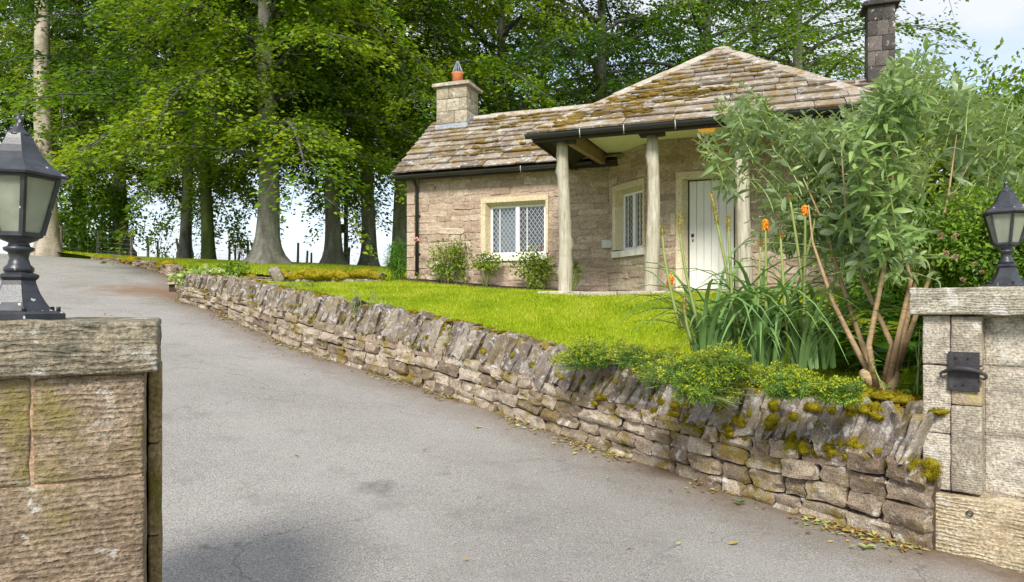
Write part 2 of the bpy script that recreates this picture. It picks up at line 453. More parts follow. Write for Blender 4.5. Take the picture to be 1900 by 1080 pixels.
M['flower_orange'] = leaf_mat('flower_orange', [(0.75, 0.16, 0.02), (0.85, 0.36, 0.03), (0.85, 0.60, 0.06)], 0.2, 0.5, 0.2, 30)
M['flower_spent'] = leaf_mat('flower_spent', [(0.30, 0.20, 0.06), (0.42, 0.30, 0.08), (0.50, 0.40, 0.12)], 0.2, 0.6, 0.2, 10)
M['flower_pink'] = leaf_mat('flower_pink', [(0.60, 0.22, 0.24), (0.72, 0.36, 0.36), (0.8, 0.5, 0.45)], 0.3, 0.5, 0.2, 10)
M['flower_blush'] = leaf_mat('flower_blush', [(0.40, 0.26, 0.20), (0.5, 0.32, 0.25), (0.55, 0.42, 0.3)], 0.3, 0.5, 0.2, 10)
M['flower_cream'] = leaf_mat('flower_cream', [(0.70, 0.66, 0.52), (0.8, 0.78, 0.66), (0.85, 0.84, 0.76)], 0.3, 0.5, 0.2, 10)
M['grass'] = leaf_mat('grass', [(0.16, 0.26, 0.012), (0.30, 0.41, 0.012), (0.42, 0.48, 0.03), (0.50, 0.50, 0.08)], 0.35, 0.5, 0.55, 1.6, 0.2)
M['stalk_green'] = plain_mat('stalk_green', (0.27, 0.32, 0.10), 0.5)
M['dead_leaf'] = leaf_mat('dead_leaf', [(0.20, 0.10, 0.03), (0.38, 0.27, 0.07), (0.35, 0.40, 0.14)], 0.1, 0.7, 0.1, 5)
def moss_mat():
    m = NT('moss'); W = m.coord('World')
    c = m.ramp(m.noise(14, 5, 0.7, W), [(0.28, (0.08, 0.065, 0.008)), (0.5, (0.25, 0.20, 0.012)), (0.72, (0.44, 0.38, 0.025))])
    n = m.bump(m.noise(90, 4, 0.7, W), 1.0, 0.02)
    return m.end(m.bsdf(c, 0.95, n, spec=0.05))
M['moss'] = moss_mat()
def lawn_mat():
    m = NT('lawn_ground'); W = m.coord('World')
    c = m.ramp(m.noise(1.2, 5, 0.6, W), [(0.3, (0.16, 0.23, 0.008)), (0.6, (0.27, 0.35, 0.012)), (0.8, (0.32, 0.36, 0.03))])
    c = m.mix(0.4, c, m.ramp(m.noise(60, 3, 0.6, W), [(0.3, 0.15), (0.7, 0.85)]), 'OVERLAY')
    return m.end(m.bsdf(c, 0.95, m.bump(m.noise(80, 3, 0.6, W), 0.8, 0.03), spec=0.05))
M['lawn_ground'] = lawn_mat()
def soil_mat():
    m = NT('soil'); W = m.coord('World')
    c = m.ramp(m.noise(6, 6, 0.65, W), [(0.3, (0.04, 0.028, 0.018)), (0.7, (0.12, 0.085, 0.055))])
    return m.end(m.bsdf(c, 1.0, m.bump(m.noise(30, 4, 0.7, W), 1.0, 0.05), spec=0.05))
M['soil'] = soil_mat()
def asphalt_mat():
    m = NT('asphalt'); W = m.coord('World')
    big = m.noise(0.45, 5, 0.6, m.map(W, (1, 1, 1), (5, 3, 0)))
    col = m.ramp(big, [(0.3, (0.26, 0.245, 0.226)), (0.7, (0.345, 0.328, 0.305))])
    grit = m.noise(95, 3, 0.75, W)
    col = m.mix(0.6, col, m.ramp(grit, [(0.36, 0.12), (0.64, 0.9)]), 'OVERLAY')
    v = m.n('TexVoronoi'); v.inputs['Scale'].default_value = 70; m.l(W, v.inputs['Vector'])
    col = m.mix(m.ramp(v.outputs['Color'], [(0.80, 0.0), (0.9, 0.5)]), col, (0.42, 0.40, 0.37))
    # patches of wear, an oil stain and a repair scar
    st = m.noise(1.7, 6, 0.7, m.map(W, (1, 1, 1), (11, 4, 0)))
    col = m.mix(m.ramp(st, [(0.54, 0.0), (0.70, 0.45)]), col, (0.16, 0.145, 0.13))
    gr2 = m.noise(260, 2, 0.7, W)
    col = m.mix(0.4, col, m.ramp(gr2, [(0.35, 0.1), (0.65, 0.9)]), 'OVERLAY')
    for (sx, sy, rad, amt) in ((-1.05, 5.35, 0.19, 0.62), (-0.62, 5.85, 0.11, 0.45)):
        vm = m.n('VectorMath', operation='DISTANCE'); m.l(W, vm.inputs[0]); vm.inputs[1].default_value = (sx, sy, -0.1)
        d = m.math('ADD', vm.outputs['Value'], m.math('MULTIPLY', m.math('SUBTRACT', m.noise(7, 5, 0.7, W), 0.5), 0.4))
        col = m.mix(m.ramp(d, [(rad * 0.55, amt), (rad * 1.25, 0.0)]), col, (0.085, 0.078, 0.07))
    a = m.n('Attribute', attribute_name='edge')
    e = m.math('ADD', a.outputs['Fac'], m.math('MULTIPLY', m.math('SUBTRACT', m.noise(3.0, 6, 0.7, W), 0.5), 1.1))
    col = m.mix(m.ramp(e, [(0.06, 0.95), (0.36, 0.45), (1.15, 0.0)]), col, m.mix(m.noise(14, 4, 0.6, W), (0.10, 0.065, 0.04), (0.24, 0.17, 0.11)))
    wob = m.math('ADD', a.outputs['Fac'], m.math('MULTIPLY', m.noise(0.5, 3, 0.5, W), 0.8))
    tr = m.ramp(m.math('DIVIDE', wob, 4.6), [(0.30, 0.0), (0.38, 1.0), (0.45, 0.0), (0.62, 0.0), (0.70, 1.0), (0.78, 0.0)])
    col = m.mix(m.math('MULTIPLY', m.math('MULTIPLY', tr, m.noise(1.3, 4, 0.6, W)), 0.45), col, (0.36, 0.345, 0.325))
    cr = m.n('TexVoronoi', feature='DISTANCE_TO_EDGE'); cr.inputs['Scale'].default_value = 0.55
    dv = m.n('VectorMath', operation='ADD'); sc_ = m.n('TexNoise'); sc_.inputs['Scale'].default_value = 2.5; sc_.inputs['Detail'].default_value = 6; m.l(W, sc_.inputs['Vector'])
    m.l(W, dv.inputs[0]); m.l(m.mix(1.0, sc_.outputs['Color'], (0.8, 0.8, 0.0), 'MULTIPLY'), dv.inputs[1]); m.l(dv.outputs[0], cr.inputs['Vector'])
    ck = m.math('MULTIPLY', m.ramp(cr.outputs['Distance'], [(0.0, 1.0), (0.006, 0.0)]), m.ramp(m.noise(0.35, 2, 0.5, m.map(W, (1, 1, 1), (8, 1, 0))), [(0.50, 0.0), (0.56, 0.55)]))
    col = m.mix(ck, col, (0.10, 0.095, 0.085))
    # washed down soil where the wall ends
    vm = m.n('VectorMath', operation='DISTANCE'); m.l(m.map(W, (0.55, 0.75, 0.0)), vm.inputs[0]); vm.inputs[1].default_value = (-8.4 * 0.55, 16.0 * 0.75, 0)
    d = m.math('ADD', vm.outputs['Value'], m.math('MULTIPLY', m.math('SUBTRACT', m.noise(2.2, 6, 0.7, W), 0.5), 1.8))
    col = m.mix(m.ramp(d, [(0.15, 0.8), (0.95, 0.0)]), col, (0.22, 0.125, 0.07))
    nrm = m.bump(grit, 0.75, 0.012)
    return m.end(m.bsdf(col, 0.85, nrm, spec=0.2))
M['asphalt'] = asphalt_mat()

# ------------------------------------------------------------------ terrain
# drive edge = foot of the garden wall: x, y, ground z, wall height
EDGE = [(9.5, -7.0, -0.75, 0), (6.2, -1.2, -0.45, 0), (4.2, 2.4, -0.30, 0), (2.78, 4.55, -0.22, 0.85), (1.95, 5.65, -0.17, 0.82), (0.84, 7.0, -0.02, 0.80), (0.0, 7.9, 0.13, 0.84),
        (-1.04, 8.9, 0.33, 0.85), (-2.70, 10.15, 0.635, 0.83), (-3.97, 11.35, 0.90, 0.77), (-5.62, 13.2, 1.287, 0.64), (-7.36, 15.2, 1.59, 0.50),
        (-9.1, 18.5, 2.17, 0.33), (-11.6, 21.4, 2.66, 0.2), (-14.6, 24.0, 3.07, 0.06), (-20, 27.0, 3.35, 0), (-28, 29.5, 3.4, 0), (-42, 31.5, 3.3, 0)]
def catmull(P, per=12):
    P = np.array(P, float)
    Q = np.vstack([2 * P[0] - P[1], P, 2 * P[-1] - P[-2]])
    out = []
    for i in range(1, len(Q) - 2):
        for k in range(per):
            t = k / per
            out.append(0.5 * (2 * Q[i] + (Q[i + 1] - Q[i - 1]) * t + (2 * Q[i - 1] - 5 * Q[i] + 4 * Q[i + 1] - Q[i + 2]) * t * t + (3 * Q[i] - Q[i - 1] - 3 * Q[i + 1] + Q[i + 2]) * t ** 3))
    out.append(Q[-2])
    return np.array(out)
CURVE = catmull(EDGE, 12)
seg = np.linalg.norm(np.diff(CURVE[:, :2], axis=0), axis=1)
ARC = np.concatenate([[0], np.cumsum(seg)])
I0, I1 = 3 * 12, 11 * 12                                 # the garden wall runs between these
S0, S1 = ARC[I0], ARC[I1]
def edge_at(s):
    """point on the drive edge at arc length s: pos, direction, ground z, wall height"""
    v = [np.interp(s, ARC, CURVE[:, k]) for k in range(4)]
    a = [np.interp(s - 0.15, ARC, CURVE[:, k]) for k in range(2)]; b = [np.interp(s + 0.15, ARC, CURVE[:, k]) for k in range(2)]
    d = Vector((b[0] - a[0], b[1] - a[1])).normalized()
    return Vector((v[0], v[1])), d, v[2], v[3]
def side(P):
    """signed distance to the drive edge, positive on the garden side"""
    P = np.asarray(P, float)
    C = CURVE[:, :2]
    best = np.full(len(P), 1e9); sg = np.zeros(len(P))
    for i in range(len(C) - 1):
        a, d = C[i], C[i + 1] - C[i]
        L2 = d @ d
        t = np.clip(((P - a) @ d) / L2, 0, 1)
        q = P - a - t[:, None] * d
        ds = np.hypot(q[:, 0], q[:, 1])
        cr = d[0] * (P[:, 1] - a[1]) - d[1] * (P[:, 0] - a[0])
        m = ds < best
        best[m] = ds[m]; sg[m] = -np.sign(cr[m])
    return best * sg

class RBF:
    def __init__(s, pts):
        p = np.array(pts, float); s.x = p[:, :2]; z = p[:, 2]; n = len(p)
        A = np.zeros((n + 3, n + 3)); A[:n, :n] = s.k(s.x, s.x) + np.eye(n) * 1e-3
        A[:n, n] = 1; A[:n, n + 1:] = s.x; A[n, :n] = 1; A[n + 1:, :n] = s.x.T
        s.w = np.linalg.solve(A, np.concatenate([z, [0, 0, 0]]))
    def k(s, a, b):
        d = np.sqrt(((a[:, None] - b[None]) ** 2).sum(-1)); return d
    def __call__(s, P):
        P = np.atleast_2d(np.asarray(P, float)); n = len(s.x)
        return s.k(P, s.x) @ s.w[:n] + s.w[n] + P @ s.w[n + 1:]

HF = Frame((0, 0), (math.cos(R(20)), -math.sin(R(20))))     # the house's own frame: a = along its front, b = depth
def hp(a, b, z): 
    p = HF.p(a, b, z); return (p.x, p.y, z)
low_pts = []
for i in range(I0, I1 + 1, 8):
    x, y, z, h = CURVE[i]
    s_ = ARC[i]; p, d, _, _ = edge_at(s_)
    nrm = Vector((d.y, -d.x))
    low_pts.append((x + nrm.x * 0.35, y + nrm.y * 0.35, z + h - 0.12))
low_pts += [hp(-3.3, 10.2, 1.60), hp(-1, 10.1, 1.60), hp(1.6, 10.2, 1.60), hp(-2.7, 12.8, 1.63), hp(-4.8, 12.7, 1.76), hp(-7.0, 12.7, 1.96), hp(4, 12, 1.66),
            (5.2, 8.2, 1.40), (6.5, 6.0, 1.15), (4.0, 5.4, 0.86), (9, 10, 1.6), (9, 5, 1.1), (-6.5, 16.4, 2.04), (-5.4, 15.8, 1.98), (-3.6, 15.3, 1.94), hp(0, 16, 1.9), hp(6, 16, 1.9)]
LOW = RBF(low_pts)
up_pts = [(-8.2, 16.6, 2.20), (-9.0, 18.5, 2.48), (-11.5, 21.5, 2.84), (-14.5, 24.2, 3.12), (-6.6, 16.6, 2.26), (-5.4, 16.0, 2.12), (-2.6, 15.0, 2.0), (0.5, 16.8, 2.05), (6, 15, 2.0), (12, 14, 2.0),
          (-20, 28, 3.45), (-18, 27.5, 3.55), (-28, 31, 3.5), (-42, 33, 3.4),
          tuple(at(495, 490, 22)), tuple(at(618, 493, 26)), tuple(at(682, 497, 26)), tuple(at(345, 483, 28)), tuple(at(383, 485, 25.5)), tuple(at(745, 500, 25)), tuple(at(85, 465, 27)), tuple(at(200, 473, 28)),
          (0, 30, 2.9), (8, 28, 2.8), (16, 28, 2.8), (30, 26, 2.6), (-12, 33, 3.2), (-5, 33, 2.6), (-25, 38, 3.0),
          (-40, 50, 0.5), (-20, 50, 0.3), (0, 50, 0.3), (20, 50, 0.3), (40, 50, 0.5), (60, 30, 1.5), (60, 10, 1.5), (-60, 45, 1.0)]
UPP = RBF(up_pts)
RET = [(-8.0, 16.2), (-6.6, 16.5), (-5.4, 15.95), (-2.75, 14.95), (0.0, 17.2), (12, 13.0), (40, 12)]
def ret_y(x): return np.interp(x, [p[0] for p in RET], [p[1] for p in RET])
def ground(x, y):
    if y > ret_y(x) or x < -8.0: return float(UPP([(x, y)])[0])
    return float(LOW([(x, y)])[0])

def grid_sheet(name, xs, ys, zf, keep, mat):
    X, Y = np.meshgrid(xs, ys); P = np.c_[X.ravel(), Y.ravel()]
    k = keep(P)
    z = np.zeros(len(P)); z[k] = zf(P[k])
    nx = len(xs)
    i = np.arange(len(P)).reshape(len(ys), nx)
    q = np.c_[i[:-1, :-1].ravel(), i[:-1, 1:].ravel(), i[1:, 1:].ravel(), i[1:, :-1].ravel()]
    q = q[k[q].all(1)]
    used = np.unique(q); re = np.full(len(P), -1); re[used] = np.arange(len(used))
    me = mesh_np(name, np.c_[P[used], z[used]], re[q], True)
    return struct(put(name, me, None, mat))

low_keep = lambda P: (side(P) > 0.10) & ~((np.abs((P[:, 0] - 3.41) * 0.766 - (P[:, 1] - 4.76) * 0.643) < 0.7) & ((P[:, 0] - 3.41) * 0.643 + (P[:, 1] - 4.76) * 0.766 < 0.3)) & (P[:, 1] < ret_y(P[:, 0]) + 0.02) & (P[:, 0] > -8.0)
grid_sheet('lawn', np.arange(-8.1, 11, 0.14), np.arange(3.2, 17.4, 0.14), lambda P: LOW(P), low_keep, M['lawn_ground'])
up_keep = lambda P: (side(P) > 0.12) & ((P[:, 1] > ret_y(P[:, 0]) - 0.12) | (P[:, 0] < -8.0)) & (P[:, 1] > 11)
grid_sheet('upper_lawn', np.arange(-46, 40, 0.34), np.arange(11.5, 50, 0.34), lambda P: UPP(P), up_keep, M['lawn_ground'])
fv = [(-3000, -3000, -3.0), (3000, -3000, -3.0), (3000, 3000, -6.0), (-3000, 3000, -6.0)]
struct(put('field', mesh_py('field', fv, [(0, 1, 2, 3)]), None, M['lawn_ground']))

# the drive: one sheet, laid from the wall foot to the left
lat = np.concatenate([np.linspace(0, 1.2, 10), np.linspace(1.5, 16, 26)])
V, ED = [], []
idx = list(range(0, len(CURVE)))
for i in idx:
    p, d, z, h = edge_at(ARC[i])
    nl = Vector((-d.y, d.x))
    for o_ in lat:
        oo = o_ - 0.12
        V.append((p.x + nl.x * oo, p.y + nl.y * oo, z + 0.035 * math.sin(min(oo, 6) / 6 * math.pi) - 0.004 * oo)); ED.append(o_)
m_ = len(lat)
Fd = [(i * m_ + k, i * m_ + k + 1, (i + 1) * m_ + k + 1, (i + 1) * m_ + k) for i in range(len(idx) - 1) for k in range(m_ - 1)]
me = mesh_np('driveway', V, Fd, True)
me.attributes.new('edge', 'FLOAT', 'POINT').data.foreach_set('value', np.array(ED, np.float32))
struct(put('driveway', me, None, M['asphalt']))

# ------------------------------------------------------------------ foliage helpers (numpy)
def quad_leaves(P, D, N, L, Wd, fold=0.25, droop=0.0):
    """diamond leaves of two triangles: base P, pointing D, facing N, length L, width Wd"""
    D = D / (np.linalg.norm(D, axis=1, keepdims=True) + 1e-9)
    S = np.cross(D, N); S /= (np.linalg.norm(S, axis=1, keepdims=True) + 1e-9)
    U = np.cross(S, D)
    L = np.asarray(L)[:, None]; Wd = np.asarray(Wd)[:, None]
    a = P; b = P + D * L * 0.45 + S * Wd * 0.5 + U * Wd * fold
    c = P + D * L - U * L * droop; d = P + D * L * 0.45 - S * Wd * 0.5 + U * Wd * fold
    V = np.stack([a, b, c, d], 1).reshape(-1, 3)
    F = np.arange(len(V)).reshape(-1, 4)
    return V, F
def unit(v): return v / (np.linalg.norm(v, axis=-1, keepdims=True) + 1e-9)

def lance_leaf_vf(L, W_, droop, n=5, cup=0.18):
    """one long leaf along +x in its own space, midrib folded"""
    V, F = [], []
    for i in range(n + 1):
        t = i / n
        w = W_ * math.sin(math.pi * min(1, (t * 0.92 + 0.06))) ** 0.8 * 0.5
        x = L * t; z = -droop * L * t * t
        V += [(x, w, z + w * cup), (x, 0, z), (x, -w, z + w * cup)]
    for i in range(n):
        a = i * 3
        F += [(a, a + 1, a + 4, a + 3), (a + 1, a + 2, a + 5, a + 4)]
    return np.array(V), F
def frames_from(D, N):
    X = unit(D); Y = unit(np.cross(N, X)); Z = np.cross(X, Y)
    return np.stack([X, Y, Z], axis=2)               # columns
def scatter_mesh(name, proto, P, Rm, S):
    """copies of a small leaf prototype as one mesh"""
    V0, F0 = proto
    V = np.einsum('nij,vj->nvi', Rm, V0) * np.asarray(S)[:, None, None] + P[:, None, :]
    F = np.array(F0)[None] + (np.arange(len(P)) * len(V0))[:, None, None]
    return mesh_np(name, V.reshape(-1, 3), F.reshape(-1, F.shape[-1]), True)

# ------------------------------------------------------------------ trees
def crown_data(seed, H, zb, Rc, nleaf, size, n_limb=26, low=1.0):
    rg = np.random.default_rng(seed)
    LP, LD, LN, LS = [], [], [], []
    Vb, Fb = [], []
    per = nleaf // n_limb
    for i in range(n_limb):
        u = (i + 0.3) / n_limb
        h = zb + (H - zb) * u ** 1.25
        az = i * 2.39996 + rg.uniform(-0.35, 0.35)
        Ln = Rc * ((1 - u) ** 0.55 * 0.8 + 0.25) * rg.uniform(0.75, 1.15)
        el = math.tan(R(22 + 36 * u + rg.uniform(-8, 10)))
        dr = el / Ln * low * rg.uniform(0.75, 1.35) * (1 - 0.45 * u)
        hd = np.array([math.cos(az), math.sin(az)]); sd = np.array([-hd[1], hd[0]])
        bend = rg.uniform(-0.12, 0.12)
        def pos(r):
            l = bend * r * r / Rc
            xy = hd * r + sd * l
            return np.array([xy[0], xy[1], h + el * r - dr * r * r])
        path = [pos(r) for r in np.linspace(0, Ln, 7)]
        tube_vf(path, list(np.linspace(0.085 * (1 - 0.6 * u) + 0.02, 0.012, 7)), 6, Vb, Fb, False)
        nt = 16
        for k in range(nt):
            t = 0.10 + 0.90 * (k + rg.uniform(0, 1)) / nt
            r = Ln * t
            b0 = pos(r)
            sg = 1 if k % 2 else -1
            ang = sg * rg.uniform(0.35, 1.15)
            c, s = math.cos(ang), math.sin(ang)
            td = hd * c + sd * s
            tl = Rc * 0.34 * (1.1 - 0.45 * t) * rg.uniform(0.7, 1.3)
            tdr = rg.uniform(0.05, 0.55) * low
            slope = el - 2 * dr * r
            rise = slope * c * 0.6
            tp = [np.array([b0[0] + td[0] * q, b0[1] + td[1] * q, b0[2] + rise * q - tdr * q * q / tl * 1.2]) for q in (0, tl * 0.5, tl)]
            tube_vf(tp, [0.022, 0.012, 0.005], 3, Vb, Fb, False)
            n = max(6, int(per / nt * rg.uniform(0.6, 1.4)))
            q = tl * rg.beta(1.6, 1.1, n)
            lt = rg.normal(0, 1, n) * tl * 0.16 * (1 - 0.3 * q / tl)
            tdn = np.array([-td[1], td[0]])
            x = b0[0] + td[0] * q + tdn[0] * lt; y = b0[1] + td[1] * q + tdn[1] * lt
            z = b0[2] + rise * q - tdr * q * q / tl * 1.2 + rg.normal(0, 0.15, n) - 0.18 * np.abs(lt)
            LP.append(np.c_[x, y, z])
            dd = np.c_[td[0] + tdn[0] * np.sign(lt) * 0.8 + rg.normal(0, 0.35, n), td[1] + tdn[1] * np.sign(lt) * 0.8 + rg.normal(0, 0.35, n), rg.normal(-0.35, 0.3, n)]
            LD.append(dd)
            LN.append(np.c_[rg.normal(0, 0.65, n), rg.normal(-0.25, 0.65, n), np.ones(n)])
            LS.append(size * rg.uniform(0.7, 1.3, n))
    P = np.vstack(LP); D = np.vstack(LD); N = unit(np.vstack(LN)); S = np.concatenate(LS)
    V, F = quad_leaves(P, D, N, S, S * 0.62, 0.12, 0.08)
    return mesh_np('crown', V, F), mesh_py('limb', Vb, Fb, True)

CROWNS = {}
def crown_pair(kind, matkey):
    spec = {'droop': (3, 15.5, 3.2, 6.0, 50000, 0.155, 36, 1.35), 'wide': (7, 16.0, 4.0, 6.2, 36000, 0.16, 34, 1.15),
            'high': (11, 17.0, 5.6, 6.0, 16000, 0.17, 28, 1.0), 'top': (17, 20.0, 12.5, 5.5, 9000, 0.17, 18, 0.7)}[kind]
    if kind not in CROWNS: CROWNS[kind] = crown_data(*spec)
    key = (kind, matkey)
    if key not in CROWNS:
        c, l = CROWNS[kind]
        c2 = c if not c.materials else c.copy()
        c2.materials.clear(); c2.materials.append(M[matkey])
        CROWNS[key] = (c2, l)
    return CROWNS[key]

def trunk_mesh(H, r, flare, seed, lean=(0, 0)):
    rg = random.Random(seed)
    ph = [rg.uniform(0, 6.28) for _ in range(4)]
    n, V, F = 18, [], []
    hs = [-0.5, 0.0, 0.12, 0.3, 0.55, 0.9, 1.5, 2.4, 3.6, 5.0, 7.0, 9.0, 12.0, H]
    for h in hs:
        t = max(0, h) / H
        rr = r * (1 - 0.75 * t)
        fl = flare * math.exp(-max(h, 0) / 0.38)
        cx = lean[0] * t + 0.05 * math.sin(h * 0.7 + ph[0]); cy = lean[1] * t + 0.05 * math.sin(h * 0.6 + ph[1])
        for k in range(n):
            a = 2 * math.pi * k / n
            lob = 0.5 + 0.5 * math.cos(5 * a + ph[2]) * (0.7 + 0.3 * math.cos(2 * a + ph[3]))
            q = rr * (1 + 0.05 * math.sin(3 * a + ph[1] + h * 0.4)) + r * fl * (0.35 + 1.1 * lob)
            V.append((cx + q * math.cos(a), cy + q * math.sin(a), h))
    for i in range(len(hs) - 1):
        for k in range(n):
            F.append((i * n + k, i * n + (k + 1) % n, (i + 1) * n + (k + 1) % n, (i + 1) * n + k))
    return mesh_py('trunk', V, F, True)

def tree(px, py, Y, r, label, kind, leaf, bark='beech_bark', rot=0.0, sc=1.0, flare=0.9, seed=1, H=15.0, lean=(0, 0), x=None, z=None, group='beech trees along the crest'):
    p = at(px, py, Y)
    if z is not None: p.z = z
    t = thing('beech_tree', label, 'tree', p, group)
    put('trunk', trunk_mesh(H, r, flare, seed, lean), t, M[bark], Matrix.Translation(p))
    c, l = crown_pair(kind, leaf)
    m = Matrix.Translation(p) @ Matrix.Rotation(rot, 4, 'Z') @ Matrix.Diagonal((sc, sc, sc, 1))
    put('crown', c, t, None, m)
    put('limb', l, t, M['dark_bark'], m)
    return t
tree(495, 491, 22.0, 0.36, 'thick grey beech with flared roots, the stoutest trunk on the grass bank', 'droop', 'leaf_beech_bright', rot=0.4, flare=1.15, seed=2)
tree(618, 493, 26.0, 0.31, 'straight grey beech just right of the stoutest flared trunk', 'droop', 'leaf_beech_bright', rot=2.1, sc=1.05, seed=3)
tree(682, 497, 27.0, 0.30, 'grey beech trunk midway between the utility pole and the lodge gable', 'wide', 'leaf_beech', rot=1.0, seed=4, flare=0.7)
tree(745, 500, 25.5, 0.29, 'beech tree rising right behind the left corner of the lodge', 'wide', 'leaf_beech_bright', rot=3.3, seed=5)
tree(346, 483, 28.0, 0.22, 'slim dark trunk, left one of the close pair on the bank', 'high', 'leaf_dark', 'dark_bark', rot=0.9, seed=6, flare=0.25)
tree(383, 485, 26.0, 0.24, 'green ivy clad trunk, right one of the close pair on the bank', 'wide', 'leaf_beech', 'ivy_bark', rot=4.4, seed=7, flare=0.25)
tree(86, 465, 26.0, 0.36, 'tall pale bare trunk rising behind the left gate lamp', 'top', 'leaf_beech_bright', 'pale_bark', rot=1.4, seed=8, flare=0.45, H=20, lean=(-0.35, 0))
tree(225, 468, 32.0, 0.33, 'leafy beech behind the netting fence right of the tall pale trunk', 'droop', 'leaf_beech_bright', rot=5.2, sc=1.1, seed=9)
tree(150, 466, 36.0, 0.34, 'dark leaved beech in the back row behind the netting fence', 'droop', 'leaf_dark', 'dark_bark', rot=0.2, sc=1.15, seed=10)
tree(-40, 462, 33.0, 0.36, 'beech at the far left edge behind the left gate lamp', 'wide', 'leaf_beech', rot=2.9, sc=1.2, seed=11)
tree(930, 470, 30.0, 0.32, 'beech whose crown shows between the lodge chimney and the porch roof', 'high', 'leaf_beech_bright', rot=0.1, sc=1.05, seed=12)
tree(1115, 470, 29.0, 0.36, 'beech with a dark trunk rising above the left slope of the porch roof', 'wide', 'leaf_dark', 'dark_bark', rot=1.9, sc=1.1, seed=13)
tree(1310, 470, 30.0, 0.34, 'beech crown spreading directly above the porch roof peak', 'high', 'leaf_beech', rot=3.7, sc=1.1, seed=14)
tree(1480, 470, 30.0, 0.34, 'rightmost beech, spreading its boughs towards the dark chimney', 'high', 'leaf_beech', rot=5.0, sc=1.05, seed=15)

for px_, Y_, rt, sc_, lab in ((345, 36, 0.7, 1.1, 'back row beech hidden up to its crown behind the slim dark trunk'), (496, 33, 2.2, 1.1, 'back row beech whose crown fills in behind the stoutest flared trunk'),
                         (619, 36, 4.0, 1.15, 'back row beech whose crown shows above the utility pole'), (745, 35, 5.3, 1.1, 'back row beech whose crown shows left of the terracotta chimney pot'),
                         (1010, 37, 2.8, 1.15, 'back row beech whose crown shows over the joint of the two roofs'),
                         (1400, 38, 4.8, 1.1, 'back row beech whose crown shows over the right hip of the porch roof')):
    tree(px_, 470, Y_, 0.3, lab, 'high', 'leaf_beech', 'dark_bark', rot=rt, sc=sc_, seed=px_, flare=0.4)

# ------------------------------------------------------------------ stones
def stone_variants(n, mat, cuts=2, rnd=0.10, seed=0, sph=0.42):
    out = []
    rg = random.Random(seed)
    for i in range(n):
        bm = bmesh.new()
        bmesh.ops.create_cube(bm, size=1.0)
        bmesh.ops.subdivide_edges(bm, edges=bm.edges[:], cuts=cuts + 1, use_grid_fill=True)
        off = Vector((rg.uniform(0, 50), rg.uniform(0, 50), rg.uniform(0, 50)))
        for v in bm.verts:
            c = v.co.copy()
            p = 5.0
            L = (abs(c.x * 2) ** p + abs(c.y * 2) ** p + abs(c.z * 2) ** p) ** (1 / p)
            c2 = c / max(L, 1e-6)
            c = c.lerp(c2, sph * 1.5)
            d = noise.noise_vector(c * 2.3 + off) + noise.noise_vector(c * 6.5 + off) * 0.38
            v.co = c + d * rnd
        me = bm_mesh('stone', bm, True)
        me.set_sharp_from_angle(angle=R(24))
        me.materials.append(mat)
        out.append(me)
    return out
RND = random.Random(5)
SV_WALL = stone_variants(14, M['wall_stone'], 2, 0.15, 1, 0.22)
SV_COPE = stone_variants(14, M['cope_stone'], 2, 0.19, 2, 0.2)
SV_HOUSE = stone_variants(14, M['house_stone'], 2, 0.12, 3, 0.12)
SV_MOSSY = stone_variants(6, M['cope_stone'], 2, 0.16, 4, 0.6)

# the garden wall ---------------------------------------------------
gp, gd, gz, gh = edge_at((S0 + S1) / 2)
gwall = thing('garden_wall', 'low dry stone wall with leaning cope stones along the right edge of the drive', 'wall', (gp.x, gp.y, gz))
THK = 0.36
V, F = [], []
ss = np.arange(S0 + 0.02, S1 + 0.001, 0.25)
for s_ in ss:
    p, d, z, h = edge_at(s_)
    r_ = Vector((d.y, -d.x))
    for (o_, zz) in ((0.06, -0.3), (0.06, h * 0.66), (THK, h * 0.66), (THK, -0.3)):
        V.append((p.x + r_.x * o_, p.y + r_.y * o_, z + zz))
for i in range(len(ss) - 1):
    for k in range(4):
        F.append((i * 4 + k, i * 4 + (k + 1) % 4, i * 4 + 4 + (k + 1) % 4, i * 4 + 4 + k))
F.append((0, 1, 2, 3)); F.append(tuple(len(V) - 4 + k for k in range(4)))
core = put('core', mesh_py('core', V, F), gwall, M['wall_core'])
def wall_mtx(s_, off, z, sx, sy, sz, lean=0.0, yaw=0.0, roll=0.0):
    p, d, _, _ = edge_at(s_)
    r_ = Vector((d.y, -d.x))
    x = Vector((-d.x, -d.y, 0)); y = Vector((r_.x, r_.y, 0))      # x to the right as seen from the drive, y away from the viewer
    m = Matrix(((x.x, y.x, 0, 0), (x.y, y.y, 0, 0), (0, 0, 1, 0), (0, 0, 0, 1)))
    q = p + r_ * off
    return Matrix.Translation((q.x, q.y, z)) @ m @ Matrix.Rotation(lean, 4, 'Y') @ Matrix.Rotation(yaw, 4, 'Z') @ Matrix.Rotation(roll, 4, 'X') @ Matrix.Diagonal((sx, sy, sz, 1))
NC = 4
nst = 0
